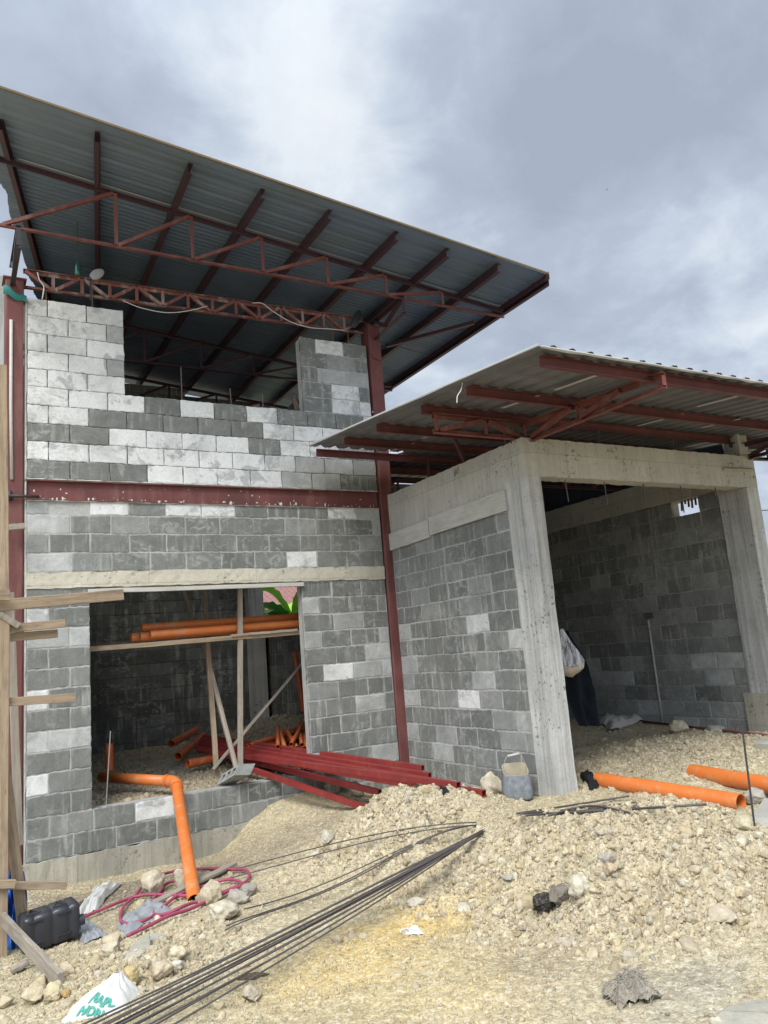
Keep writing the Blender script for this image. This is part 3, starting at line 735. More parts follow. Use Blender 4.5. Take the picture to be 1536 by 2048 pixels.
# truss along the wall head
x0, x1 = .47, 4.66; n = 14; webs = []
zt = lambda x: 6.075+.015*(x-.5); zl = lambda x: 5.895+.015*(x-.5)
for i in range(1, n):
    x = x0+(x1-x0)*i/n; webs.append(((x, .06, zl(x)), (x, .06, zt(x))))
for i in range(n):
    a = x0+(x1-x0)*i/n+.02; c = x0+(x1-x0)*(i+1)/n-.02
    webs.append(((a, .06, zt(a)), (c, .06, zl(c))) if i % 2 == 0 else ((a, .06, zl(a)), (c, .06, zt(c))))
truss("wall_truss", ((x0, .06, zt(x0)), (x1, .06, zt(x1))), ((x0, .06, zl(x0)), (x1, .06, zl(x1))), webs, 'redspat', house)
# brackets from the column heads out to the canopy truss
for x, sx in ((.36, 1), (4.78, 1)):
    webs = [((x, -.78, 5.90), (x, -.78, 6.09)), ((x, -.30, 5.92), (x, -.76, 6.07)), ((x, -.30, 5.92), (x, -.05, 6.09))]
    truss("bracket_truss", ((x, .10, 6.09), (x, -.80, 6.09)), ((x, .05, 5.86), (x, -.80, 5.90)), webs, 'darkpurlin' if x > 1 else 'darksteel', house, .05)
b = MB(); b.bar(at(772, 692, Z=6.16), at(948, 645, plane=(ROOFN, (6.36, -.78, 6.14))), .05, .05); b.build("roof_brace", 'darkpurlin', house)
# purlins: each runs front to back under the sheets
tops = [(0,237),(194,263),(380,326),(525,377),(659,419),(793,462),(895,496),(997,526),(1094,554)]
pur = []
plane = (ROOFN, ROOFO)
for i, (px, py) in enumerate(tops):
    A = at(px, py, plane=plane)
    if i == 0: B = at(94, 537, plane=plane); d = (B-A)/(B[1]-A[1]); E_ = A+d*(4.75-A[1]); E_[0] = min(E_[0], 1.55)
    elif i == 1: B = at(195, 516, plane=plane); d = (B-A)/(B[1]-A[1]); E_ = A+d*(4.75-A[1])
    elif i == 2: E_ = A + np.array([.22, 4.75-A[1], 0]); 
    else: E_ = A + np.array([.0, 4.75-A[1], 0])
    E_[2] = zroof(E_[0]); A[2] = zroof(A[0]); pur.append((A, E_))
    dn = np.array([0, 0, -.062])
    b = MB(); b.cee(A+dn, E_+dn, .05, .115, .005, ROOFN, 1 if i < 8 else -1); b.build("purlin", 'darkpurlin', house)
# corrugated sheets, ribs running down the slope; three lengths of sheet
def roofstrip(name, y0, y1, m, lift, parent, amp=.0055):
    step = .0127; ny = int((y1-y0)/step); rows = []
    for j in range(ny+1):
        y = y0+(y1-y0)*j/ny
        t0 = (y-pur[0][0][1])/(pur[0][1][1]-pur[0][0][1]); xl = pur[0][0][0]+(pur[0][1][0]-pur[0][0][0])*t0-.17-.03*vn(np.array([y*5.]), np.array([2.]))[0]
        xr = 6.448
        hz = amp*math.sin(2*math.pi*y/.076)+lift + (.010*max(0, math.sin(2*math.pi*y/.24))**4 if amp < .004 else 0)
        row = []
        for i in range(13):
            x = xl+(xr-xl)*i/12; row.append((x, y, zroof(x)+hz+.006*vn(x*1.3, y*.9, 0, 9)))
        rows.append(row)
    b = MB(); b.grid(rows); return b.build(name, m, parent, smooth=True)
roofstrip("roof_sheet", -1.66, -.70, 'roofclear', .004, house, .0018)
roofstrip("roof_sheet", -.74, 2.2, 'roof', .008, house)
roofstrip("roof_sheet", 2.15, 4.85, 'roof', .016, house)
b = MB(); A0 = np.array([-.45, -1.665, zroof(-.45)-.004]); B0 = np.array([6.45, -1.70, zroof(6.45)-.004]); b.bar(A0, B0, .014, .026, bev=.003); b.build("eave_trim", 'edge', house)
b = MB(); b.bar((6.453, -1.70, zroof(6.45)-.026), (6.453, 4.85, zroof(6.45)-.026), .008, .10); b.build('side_trim', 'darkpurlin', house)
b = MB(); b.bar((.35, -.705, zroof(.35)-.006), (6.44, -.705, zroof(6.44)-.006), .022, .004, (.102, 0, 1.)); b.build('lap_edge', 'whiteedge', house)
for y in (1.05, 2.9):                         # thin sag rods between the purlins
    b = MB(); b.tube([(1.2, y, zroof(1.2)-.05), (6.4, y, zroof(6.4)-.05)], .005, 6); b.build("sag_rod", 'darksteel', house)
# bars left standing out of the block work
def rods(spec, parent, r=.006, m='rustbar'):
    for x, y, z0, z1, dx in spec:
        b = MB(); b.tube([(x, y, z0), (x+dx, y, z1)], r, 6); b.build("rebar_stub", m, parent)
rods([(float(at(364, 800, Y=.07)[0]), .07, 4.6, 5.17, .0), (float(at(463, 805, Y=.07)[0]), .07, 4.6, 4.97, -.01), (float(at(526, 812, Y=.07)[0]), .07, 4.6, 4.93, .0), (3.58, .07, 4.6, 4.97, .01),
      (.70, .07, 5.6, 5.95, .0), (1.18, .07, 5.6, 6.02, 0), (4.19, .07, 5.6, 6.12, 0), (4.42, .07, 5.6, 5.98, 0)], house)
# concrete post in the rear corner, left rear post above the roof line of the wall
b = MB(); b.box((4.33, 4.20, .2), (4.60, 4.39, 5.9)); b.build("rear_post", 'pillar', house)
b = MB(); b.box((.50, 4.12, .2), (.76, 4.39, 6.75)); b.build("rear_post", 'pillar', house)

# ------------------------------------------------------------------ the garage
gar = thing("unfinished_garage", (6.5, -1.0, .3), "low unfinished carport with concrete pillars, block walls and a canopy roof on red purlins", "garage")
w = Wall(lambda u, d, z: (GX+d, -u, z))
gp_ = [rpat(7, {'D': 6, 'g': 3, 'G': 1.5, 'L': .5}) for _ in range(20)]
gp_[6] = "GDDDLDD"; gp_[5] = "LDgWGDL"; gp_[9] = "LDDDPDd"; gp_[8] = "DDDDDgL"; gp_[4] = "DDDDdGL"; gp_[3] = "LDGdDGG"; gp_[2] = "DDLDgDD"; gp_[7] = "LgDDgDD"; gp_[1] = "gDDgDDD"
zs0 = .0128
for k in range(16):
    z0 = zs0+.2*k
    w.course(.02, 2.41, z0, min(z0+.2, 3.19), gp_[k], [.17, .37][k % 2] if k % 3 else .27, .4, .0042)
w.core(.0, 2.41, -.2, 3.19, .0042, .15, .70); w.build("side_wall", gar)
w = Wall(lambda u, d, z: (GE+d, u, z))
for k in range(-1, 16):
    z0 = .147+.2*k
    mixd = {'D': 2, 'g': 3, 'G': 4, 'L': 2, 'd': 1} if k < 6 else {'D': 5, 'd': 2, 'g': 4, 'G': 3}
    pt = rpat(14, mixd)
    if k == 15: w.course(-2.34, -2.02, z0, z0+.2, pt, .2, .35); w.course(-1.60, 1.6, z0, z0+.2, pt, .2, .35)
    elif k == 14: w.course(-2.34, 1.6, z0, z0+.2, pt, .3, .35)
    else: w.course(-2.34, 1.6, z0, z0+.2, pt, .4 if k % 2 else .2, .35)
w.core(-2.34, 1.6, -.2, 3.14, .008, .15, .6); w.core(-2.34, -2.025, 3.14, 3.345, .008, .15, .6); w.core(-1.595, 1.6, 3.14, 3.345, .008, .15, .6)
w.build("far_wall", gar)
w = Wall(lambda u, d, z: (u, 1.6+d, z))
for k in range(17): w.course(4.95, GE, .2*k, .2*k+.2, rpat(12, {'D': 5, 'g': 3, 'G': 2}), .4 if k % 2 else .2, .3)
for k in range(17, 21): w.course(4.95, GE, .2*k, .2*k+.2, rpat(12, {'D': 5, 'g': 3, 'G': 2}), .4 if k % 2 else .2, .3)
w.core(4.95, GE+.15, -.2, 4.26, .008, .15, .6); w.build("back_wall", gar)
def pillar(x0, x1, y0, y1, z0, z1, name="pillar", flare=0.0):
    b = MB(); n = 44; P = []
    base = [(x0,y0),(x1,y0),(x1,y1),(x0,y1)]
    pts = []
    for i in range(4):
        a, c = base[i], base[(i+1) % 4]
        for t in (0, .04, .35, .65, .96): pts.append((a[0]+(c[0]-a[0])*t, a[1]+(c[1]-a[1])*t))
    for k in range(n+1):
        z = z0+(z1-z0)*k/n; row = []
        for i, (x, y) in enumerate(pts):
            e = .004*vn(z*6+i*3, i*1.7); e2 = .004*vn(z*6+i*5, i*2.7); row.append((x+e, y+e2, z))
        row.append(row[0]); P.append(row)
    b.grid(P); b.add(P[-1][:-1], [tuple(range(len(pts)))]); return b.build(name, 'pillar', gar)
pillar(GX-.004, 4.962, GF-.004, -2.41, -.1, 3.30)
pillar(GE-.02, 8.44, GF-.002, -2.345, -.1, 3.30)
b = MB(); b.box((GE-.012, -2.56, 3.29), (8.42, -2.30, 3.36)); b.build('pillar_cap', 'pillar', gar)
pillar(8.26, 8.44, -2.70, -2.50, 3.70, 4.0, "pillar_head")
b = MB(); b.box((GE-.06, GF-.05, -.1), (8.5, -2.28, .86)); b.build("pillar_base", 'foundation', gar)
cast("front_beam", (GX, GF-.003, 3.302), (8.25+.19, -2.55, 3.695), 'beam', gar, 70, .003)
def castY(name, x0, x1, y0, y1, z0, z1, m, n=50, amp=.003):
    b = MB(); P = []
    ring = [(x0, z0), (x0, z0*.6+z1*.4), (x0, z1), (x1, z1), (x1, z0)]
    for i in range(n+1):
        y = y0+(y1-y0)*i/n; P.append([(x+rng.normal(0, amp*.5), y, z+rng.normal(0, amp)) for x, z in ring]); P[-1].append(P[-1][0])
    b.grid(P); b.add(P[0][:-1], [tuple(range(5))]); b.add(P[-1][:-1], [tuple(range(4, -1, -1))]); return b.build(name, m, gar)
castY("side_beam", GX-.002, 4.96, -2.546, -.02, 3.19, 3.69, 'beam')
castY("far_beam", GE-.005, 8.42, -2.546, 1.75, 3.35, 3.70, 'beam')
b = MB(); rows = []
for i in range(41):
    y = -2.45+4.0*i/40; rows.append([(8.30+.02*vn(y*3, k*.7), y, 3.69+(zg(y)-.07-3.69)*k/8) for k in range(9)])
b.grid(rows); b.build('gable_cover', mk_simple('dark_navy_sheet', (.035, .05, .075), .6, .3, 6), gar, smooth=True)
# pale boards still nailed to the side beam
for y0, y1, dz, t in ((-.02, -.95, 0, 0), (-.97, -2.42, .035, .004)):
    b = MB(); b.bar((GX-.018-t, y0, 3.07+dz), (GX-.018-t, y1, 3.085+dz), .026, .215, segs=12, jig=.001); b.build("formwork_board", 'woodpale', gar)
# hooks hanging under the front beam, stubs on top
for px, py0, py1 in ((1130, 962, 1003), (1209, 968, 1010), (1287, 973, 1008), (1362, 978, 1025), (1431, 978, 1000)):
    p = at(px, py0, Y=-2.64); q = at(px, py1, Y=-2.64); b = MB(); b.tube([(p[0], -2.64, 3.32), (p[0]+rng.normal(0, .01), -2.64, q[2])], .007, 6); b.build("rebar_hook", 'rebar', gar)
for px in (1010, 1022, 1040, 1092, 1198, 1283, 1345):
    p = at(px, 880, Y=-2.62); b = MB(); b.tube([(p[0], -2.62, 3.66), (p[0], -2.62, 3.66+.16+.1*rng.random())], .007, 6); b.build("rebar_stub", 'rebar', gar)
for i, py in enumerate((1022, 1008, 1014, 1016, 1010)):
    p = at(1362+7*i, 995, X=8.30); q = at(1364+7*i, py, X=8.30); b = MB(); b.tube([(8.30, p[1], 3.36), (8.30, q[1], q[2])], .014, 6); b.build("rebar_stub", 'red', gar)
# conduit on the far wall
b = MB(); b.tube([(GE-.012, -.955, .40), (GE-.012, -.95, 1.83)], .014, 10); b.build("conduit", 'slab', gar, smooth=True)
b = MB(); b.box((GE-.012, -1.04, 1.85), (GE+.02, -.90, 1.93)); b.build("junction_box", mk_simple('box_plastic', (.09, .09, .085), .7), gar)
b = MB(); b.tube([at(1445, 938, Y=GF-.01), at(1503, 940, Y=GF-.01)], .022, 10); b.build("pipe_stub", 'foundation', gar)
# figures written on the side beam
tcv = bpy.data.curves.new("written_number", 'FONT'); tcv.body = "80"; tcv.size = .10; tcv.extrude = .0004
to = bpy.data.objects.new("tmp_text", tcv); COL.objects.link(to); dg = bpy.context.evaluated_depsgraph_get(); tme = bpy.data.meshes.new_from_object(to.evaluated_get(dg)); bpy.data.objects.remove(to)
pt = at(912, 950, X=GX); b = MB()
b.add([(GX-.006-v.co.z, pt[1]+.03-v.co.x, pt[2]-.02+v.co.y+.35*v.co.x) for v in tme.vertices], [tuple(p.vertices) for p in tme.polygons])
b.build("written_number", mk_simple("pencil", (.17, .16, .14), .9), gar)
# garage roof: purlins along the front, sheets falling towards the street
GN = (0, -.09, 1.)
gpy = [-4.30, -3.35, -2.62, -1.75, -1.0, -.24]
for i, y in enumerate(gpy + [.7, 1.5]):
    x0 = 3.70 if y < 0 else 5.0
    b = MB(); b.cee((x0, y, zg(y)-.056), (9.6, y, zg(y)-.056), .05, .09, .005, (0, -.09, 1.), 1); b.build("purlin", 'gpurlin', gar)
def groof(name, x0, x1, y0, y1, lift):
    n = int((x1-x0)/.0119); rows = []
    for i in range(n+1):
        x = x0+(x1-x0)*i/n; ph = (x/.19) % 1.0
        hz = max(0, 1-abs(ph-.5)/.24)*.055 if abs(ph-.5) < .24 else 0.0
        hz = min(hz, .026) + .0032*math.sin(2*math.pi*x/.048)
        rows.append([(x, y, zg(y)+hz+lift+.004*vn(x*1.1, y*1.4, 0, 5)) for y in np.linspace(y0, y1, 9)])
    b = MB(); b.grid(rows); return b.build(name, 'groof', gar)
groof("roof_sheet", 3.56, 9.7, -4.44, -.33, 0.0)
groof("roof_sheet", 4.98, 9.7, -.38, 1.9, .03)
b = MB(); b.bar((3.555, -4.44, zg(-4.44)+.012), (3.555, -.33, zg(-.33)+.012), .008, .018, (0, -.09, 1.), bev=.003); b.build("verge_trim", 'whiteedge', gar)
b = MB(); P = []
for i in range(140):                       # loose foil edge at the front
    x = 3.57+i*.0437; s = .003+.030*max(0, vn(x*.9, 3.)) + .006*vn(x*6, 1.)
    P.append([(x, -4.452, zg(-4.44)+.004), (x, -4.462, zg(-4.44)-.010-s*.3), (x, -4.44, zg(-4.44)-.012-s)])
b.grid(P); b.build("foil_edge", 'whiteedge', gar, smooth=True)
for i, (px, py, qx, qy) in enumerate([(1110,780,1205,746),(1005,816,1085,792),(845,877,890,860),(780,903,820,886),(1395,813,1490,790),(1405,855,1485,838),(1275,852,1350,826),(920,910,950,898)]):
    pl = (np.array(GN), (0, -2.64, 3.955)); b = MB(); A = at(px, py, plane=pl); B = at(qx, qy, plane=pl); B = np.array([A[0]*.9+B[0]*.1, B[1], B[2]]); b.bar(A, B, .035, .004); b.build("foil_strip", 'whiteedge', gar)
# outriggers that carry the overhang
Y0 = -2.64
webs = [((3.82, Y0, 3.72), (3.82, Y0, 3.88)), ((3.86, Y0, 3.73), (4.38, Y0, 3.86)), ((4.40, Y0, 3.72), (4.40, Y0, 3.86)), ((4.45, Y0, 3.86), (4.86, Y0, 3.72)), ((4.90, Y0, 3.73), (4.90, Y0, 3.86))]
truss("outrigger_truss", ((3.80, Y0, 3.87), (5.0, Y0, 3.87)), ((3.80, Y0, 3.72), (5.0, Y0, 3.72)), webs, 'redtruss', gar, .05)
X0 = 4.90
webs = [((X0, -4.40, 3.665), (X0, -4.40, 3.75)), ((X0, -2.75, 3.70), (X0, -3.35, 3.82)), ((X0, -3.40, 3.69), (X0, -3.40, 3.82)), ((X0, -3.45, 3.69), (X0, -3.95, 3.78))]
truss("outrigger_truss", ((X0, -2.6, 3.86), (X0, -4.42, 3.755)), ((X0, -2.6, 3.68), (X0, -4.42, 3.665)), webs, 'redtruss', gar, .05)
webs = [((8.9, Y0, 3.70), (8.9, Y0, 3.86)), ((8.5, Y0, 3.71), (9.2, Y0, 3.86))]
truss("outrigger_truss", ((8.2, Y0, 3.86), (9.6, Y0, 3.88)), ((8.2, Y0, 3.70), (9.6, Y0, 3.74)), webs, 'darksteel', gar, .05)
webs = [((8.36, -3.4, 3.69), (8.36, -3.4, 3.82)), ((8.36, -2.75, 3.70), (8.36, -3.35, 3.82))]
truss("outrigger_truss", ((8.36, -2.6, 3.86), (8.36, -4.2, 3.77)), ((8.36, -2.6, 3.68), (8.36, -4.2, 3.665)), webs, 'darkpurlin', gar, .05)
for yy in (-.75, .9):                      # roof trusses inside
    vv = [4.95+.55*i for i in range(7)]
    webs = [((vv[i], yy, 3.72), (vv[i+1], yy, zg(yy)-.15)) for i in range(6)] + [((x, yy, 3.72), (x, yy, zg(yy)-.15)) for x in vv]
    truss("roof_truss", ((4.9, yy, zg(yy)-.15), (8.3, yy, zg(yy)-.15)), ((4.9, yy, 3.72), (8.3, yy, 3.72)), webs, 'purlin', gar)
b = MB(); b.bar(at(905, 868, Y=-1.6), at(930, 925, Y=-1.6), .035, .035, (0, 1, 0)); b.build("roof_brace", 'purlin', gar)

# ------------------------------------------------------------------ stones
def ico(sub):
    t = (1+5**.5)/2
    v = np.array([(-1,t,0),(1,t,0),(-1,-t,0),(1,-t,0),(0,-1,t),(0,1,t),(0,-1,-t),(0,1,-t),(t,0,-1),(t,0,1),(-t,0,-1),(-t,0,1)], float)
    f = [(0,11,5),(0,5,1),(0,1,7),(0,7,10),(0,10,11),(1,5,9),(5,11,4),(11,10,2),(10,7,6),(7,1,8),(3,9,4),(3,4,2),(3,2,6),(3,6,8),(3,8,9),(4,9,5),(2,4,11),(6,2,10),(8,6,7),(9,8,1)]
    v = [p/np.linalg.norm(p) for p in v]
    for _ in range(sub):
        mid = {}; nf = []
        def m(a, b):
            k = (min(a, b), max(a, b))
            if k not in mid: q = v[a]+v[b]; v.append(q/np.linalg.norm(q)); mid[k] = len(v)-1
            return mid[k]
        for a, b_, c in f:
            x, y, z = m(a, b_), m(b_, c), m(c, a); nf += [(a, x, z), (b_, y, x), (c, z, y), (x, y, z)]
        f = nf
    return np.array(v), np.array(f)
ICO = {k: ico(k) for k in (0, 1, 2, 3)}
def rockshape(sub, seed, lump=.22, cut=4):
    v, f = ICO[sub]; r = np.random.default_rng(seed)
    p = v*(1+lump*fbm(v[:, 0]*1.3+seed, v[:, 1]*1.3, v[:, 2]*1.3, seed % 50, 3)[:, None])
    for _ in range(cut):                   # flat broken faces
        n = r.normal(size=3); n /= np.linalg.norm(n); d = r.uniform(.55, .85)
        s = p@n; over = np.maximum(0, s-d); p = p - over[:, None]*n*.85
    if sub >= 2: p = p*(1+.09*fbm(v[:, 0]*3.6, v[:, 1]*5, v[:, 2]*5, seed % 40+7, 3)[:, None])
    return p, f
def rots(n):
    q = rng.normal(size=(n, 4)); q /= np.linalg.norm(q, axis=1)[:, None]; w, x, y, z = q.T
    return np.stack([np.stack([1-2*(y*y+z*z), 2*(x*y-z*w), 2*(x*z+y*w)], -1), np.stack([2*(x*y+z*w), 1-2*(x*x+z*z), 2*(y*z-x*w)], -1), np.stack([2*(x*z-y*w), 2*(y*z+x*w), 1-2*(x*x+y*y)], -1)], 1)
TINTS = np.array([(.52,.445,.30),(.54,.465,.33),(.565,.51,.39),(.48,.395,.255),(.51,.44,.315),(.52,.435,.275),(.41,.34,.225),(.46,.42,.335)])
TW = np.array([.23,.22,.14,.12,.12,.09,.05,.03])
def scatter(name, P, size, sub, nvar=8, squash=(.6, 1.0), lump=.25, dirt=None, soil=None):
    """one uncountable mass of stones"""
    n = len(P); Vs = []; Fs = []; Ts = []; off = 0
    var = rng.integers(0, nvar, n); R = rots(n); tn = TINTS[rng.choice(len(TINTS), n, p=TW)]*rng.uniform(.74, 1.04, (n, 1))
    if soil is not None: tn = tn*.5 + soil*rng.uniform(.75, 1.3, (n, 1))*.5
    if dirt is not None: tn = tn*(1-dirt[:, None]) + np.array((.25, .205, .145))*dirt[:, None]
    sc = size[:, None]*np.stack([rng.uniform(.8, 1.25, n), rng.uniform(.8, 1.1, n), rng.uniform(*squash, n)], 1)
    for k in range(nvar):
        idx = np.nonzero(var == k)[0]
        if not len(idx): continue
        p, f = rockshape(sub, 100+k*7+sub, lump, 5)
        V = np.einsum('nij,nkj->nki', R[idx], p[None]*sc[idx][:, None, :]) + P[idx][:, None, :]
        Fs.append((f[None]+(off+np.arange(len(idx))*len(p))[:, None, None]).reshape(-1, 3)); off += len(idx)*len(p)
        Vs.append(V.reshape(-1, 3)); Ts.append(np.repeat(tn[idx], len(p), 0))
    return kind(build_np(name, np.concatenate(Vs), np.concatenate(Fs), 'stone', tint=np.concatenate(Ts), smooth=False), 'stuff')
def cand(n, x0, x1, y0, y1): return rng.uniform(x0, x1, n), rng.uniform(y0, y1, n)
def outside(x, y):
    return ~((x > .3) & (x < 4.95) & (y > -.05)) & ~((x > 4.74) & (x < 4.98) & (y > -2.76)) & ~((x > 8.15) & (y > -2.75)) & (y < 1.5)
def place(x, y, s, sink=.25):
    z = gz(x, y); return np.stack([x, y, z - s*sink + s*.35*rng.random(len(x))], 1)
# lumps of the rubble heaps
x, y = cand(110000, .0, 8.2, -5.6, 1.2); rb = rubble(x, y); k = (rng.random(len(x)) < rb**1.3*.75) & outside(x, y); x, y = x[k], y[k]
s = np.clip(rng.lognormal(-4.5, .48, len(x)), .006, .034); big = s > .015
scatter("coral_rubble", place(x[~big], y[~big], s[~big], .2), s[~big], 1, 14, (.5, 1.0), .45)
scatter("coral_clods", place(x[big], y[big], s[big], .25), s[big], 2, 18, (.5, 1.0), .40)
# coarser scattered lumps
x, y = cand(4200, -1.0, 8.2, -6.8, 1.2); k = outside(x, y) & (rng.random(len(x)) < .10+.65*rubble(x, y)+.7*blob(x, y, .9, -3.2, .8, .9)); x, y = x[k], y[k]
s = np.clip(rng.lognormal(-3.55, .38, len(x)), .016, .06); scatter("coral_lumps", place(x, y, s, .5), s, 2, 12, (.5, .95), .42)
x, y = cand(16000, -1.0, 7.5, -6.8, .2); k = outside(x, y) & (rng.random(len(x)) < np.clip(.5+.9*fbm(x*2.2, y*2.2, 0, 81, 3), .05, 1)*(1-rubble(x, y))); x, y = x[k], y[k]
s = np.clip(rng.lognormal(-4.85, .42, len(x)), .005, .019); gp_t = ground_tint(x[:, None], y[:, None])[:, 0]; scatter("pebbles", place(x, y, s, .2), s, 1, 12, (.5, 1.0), .4, np.clip((.45-gp_t[:, 0])/.25, 0, .6), gp_t)
# small grit everywhere
x, y = cand(260000, -1.2, 8.2, -7.0, 1.2)
dd = np.hypot(x-CAM[0], y-CAM[1]); k = outside(x, y) & (rng.random(len(x)) < np.clip(1.35-dd/9, .25, 1)*np.clip(.55+.5*fbm(x*1.6, y*1.6, 0, 61, 3)+rubble(x, y)*.4, .15, 1)); x, y = x[k], y[k]
s = np.clip(rng.lognormal(-5.15, .5, len(x)), .003, .020); s = np.where(rubble(x, y) < .25, np.minimum(s, .013), s)
gt_ = ground_tint(x[:, None], y[:, None])[:, 0]; brown = np.clip((.45-gt_[:, 0])/.2, 0, .8)
scatter("gravel", place(x, y, s, .15), s, 0, 12, (.5, 1.0), .4, brown, gt_)
# debris inside the house
x, y = cand(9000, .5, 4.65, .16, 4.3); s = np.clip(rng.lognormal(-4.3, .5, len(x)), .006, .05)
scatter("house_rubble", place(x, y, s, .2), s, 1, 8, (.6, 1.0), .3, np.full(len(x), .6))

ROCKS = [  # px, py (base centre), width px, height ratio, tone, label
 (310,1790,44,1.15,(.62,.57,.46),"big pale boulder standing behind the magenta hose coil"),
 (367,1778,30,1.3,(.60,.56,.47),"upright pale stone half hidden behind the orange down pipe"),
 (425,1812,50,.85,(.58,.52,.40),"squarish cream boulder right beside the open end of the down pipe"),
 (478,1812,44,.6,(.46,.44,.40),"greyish flat boulder under the right bend of the magenta hose"),
 (500,1795,34,.7,(.40,.38,.36),"dark grey stone touching the right end of the hose loop"),
 (455,1842,62,.6,(.66,.62,.52),"white lumpy rock just below the greyish flat boulder"),
 (668,1592,34,1.1,(.46,.42,.35),"brownish rock under the red tubes against the low wall, left one"),
 (718,1592,32,1.1,(.60,.56,.46),"pale rock under the red tubes against the low wall, right one"),
 (996,1598,50,1.0,(.66,.61,.51),"large cream boulder between the tube ends and the dirty bucket"),
 (915,1588,46,.55,(.68,.65,.56),"flat white rock behind the ends of the red tubes"),
 (955,1592,22,.8,(.66,.62,.53),"small round white rock at the foot of the side wall by the tubes"),
 (1170,1815,46,1.0,(.70,.67,.57),"white knobbly rock at the lower edge of the big rubble heap"),
 (1132,1818,42,.8,(.24,.22,.20),"dark grey clod beside the white knobbly rock"),
 (1232,1772,34,.9,(.56,.46,.34),"tan wedge shaped rock in the middle of the big rubble heap"),
 (1225,1748,34,.8,(.46,.43,.40),"grey stone above the tan wedge rock on the heap"),
 (1368,1468,42,.7,(.58,.52,.41),"rounded tan boulder on the ridge below the far garage wall"),
 (1440,1466,40,.45,(.45,.45,.43),"flat grey stone lying against the dark red pipe in the garage"),
 (1500,1690,44,.8,(.62,.57,.43),"yellowish boulder between the thin steel stake and the grey slab"),
 (1522,1610,40,.8,(.46,.45,.42),"grey boulder at the right edge above the grey slab"),
 (134,1972,40,.8,(.60,.53,.40),"cream boulder at the foot of the leaning brace"),
 (110,2015,38,.9,(.63,.56,.40),"yellowish rock below the foot of the leaning brace"),
 (62,2018,44,.8,(.65,.58,.42),"big yellowish rock at the bottom left near the scaffold foot"),
 (82,1985,40,.6,(.57,.49,.35),"tan rock between the scaffold foot and the leaning brace"),
 (134,2012,18,1.0,(.52,.36,.16),"small ochre stone left of the white sack"),
 (12,2022,30,.8,(.64,.57,.42),"pale rock in the bottom left corner of the picture"),
 (226,1925,42,.65,(.63,.58,.47),"pale flat rock above the white sack"),
 (264,1982,32,1.0,(.60,.49,.27),"ochre yellow rock right beside the white sack"),
 (325,1968,48,.7,(.58,.51,.39),"tan boulder touching the left side of the rebar bundle"),
 (358,1938,36,.75,(.68,.62,.48),"cream triangular rock near the rebar bundle"),
 (356,1950,26,.7,(.70,.68,.62),"small white stone under the cream triangular rock"),
 (660,1705,30,.9,(.68,.65,.57),"white rock under the two separate rebars on the slope"),
 (505,2000,40,.6,(.60,.55,.44),"pale lump just below the dark clod in the foreground"),
 (1025,1790,24,.6,(.47,.46,.43),"small grey stone on the left foot of the big rubble heap"),
 (1460,1865,60,.45,(.60,.54,.43),"long low tan rock at the right edge of the foreground"),
 (840,1830,40,.35,(.64,.60,.52),"flat pale stone lying on the ochre ground"),
]
for i, (px, py, wpx, hr, tone, lab) in enumerate(ROCKS):
    g = gnd(px, py); d = depth(g); r = wpx/FPX*d*.5*1.06
    p, f = rockshape(3, 500+i, .26, 6); R = rots(1)[0]; tone = (tone[0]*.83, tone[1]*.80, tone[2]*.74); q = (p@R.T); q[:, 2] *= hr
    q = q*r; q = q + np.array([0, 0, -q[:, 2].min()*.72])
    t = np.tile(np.array(tone), (len(q), 1))*(1+.08*fbm(p[:, 0]*3, p[:, 1]*3, p[:, 2]*3, i, 2))[:, None]
    o = build_np("rock", q+g+np.array([0, r*.5, 0]), f, 'stone', origin=g, tint=t, smooth=True); tag(o, lab, "rock")
# dark clod and broken slabs
def lump(name, px, py, lpx, hpx, ang, tone, lab, cat, seed, m='stone'):
    g = gnd(px, py); d = depth(g); a = lpx/FPX*d*.5; h = hpx/FPX*d*.5
    p, f = rockshape(3, seed, .2, 2); q = p*np.array([a, h*1.1, h]); c, s_ = math.cos(ang), math.sin(ang)
    q = np.stack([q[:, 0]*c-q[:, 1]*s_, q[:, 0]*s_+q[:, 1]*c, q[:, 2]+h*.75], 1)
    o = build_np(name, q+g, f, m, origin=g, tint=np.tile(np.array(tone), (len(q), 1)), smooth=True); return tag(o, lab, cat)
lump("clod", 508, 1950, 66, 15, -.42, (.10, .085, .065), "dark brown elongated clod lying in the foreground gravel", "clod", 31)
lump("burnt_clod", 1092, 1842, 52, 34, -.3, (.035, .035, .035), "black charred clump in the hollow at the edge of the rubble heap", "clod", 33)
def slabstone(name, px, py, pts, thick, tone, lab, cat, tilt=(0, 0), m='slab'):
    g = gnd(px, py); b = MB(); P = [gnd(*q) for q in pts]; zc = np.mean([p[2] for p in P])
    top = [np.array([p[0], p[1], zc+thick+tilt[0]*(p[0]-g[0])+tilt[1]*(p[1]-g[1])]) for p in P]; bot = [t-np.array([0, 0, thick+.02]) for t in top]; n = len(P)
    mid = [t*.94+np.mean(top, 0)*.06+np.array([0, 0, .004]) for t in top]
    b.add(bot+top+mid, [(i, (i+1) % n, n+(i+1) % n, n+i) for i in range(n)]+[(n+i, n+(i+1) % n, 2*n+(i+1) % n, 2*n+i) for i in range(n)]+[tuple(2*n+i for i in range(n))])
    o = b.build(name, m, None, g); return tag(o, lab, cat)
slabstone("broken_slab", 270, 1928, [(246,1942),(262,1924),(300,1905),(302,1922),(270,1938)], .03, 0, "thin grey beige slab piece lying above the white sack", "slab", (.1, .1), 'foundation')
slabstone("broken_slab", 318, 1902, [(298,1905),(306,1892),(330,1888),(344,1898),(330,1912)], .02, 0, "pale grey flat fragment below the hose coil", "slab")
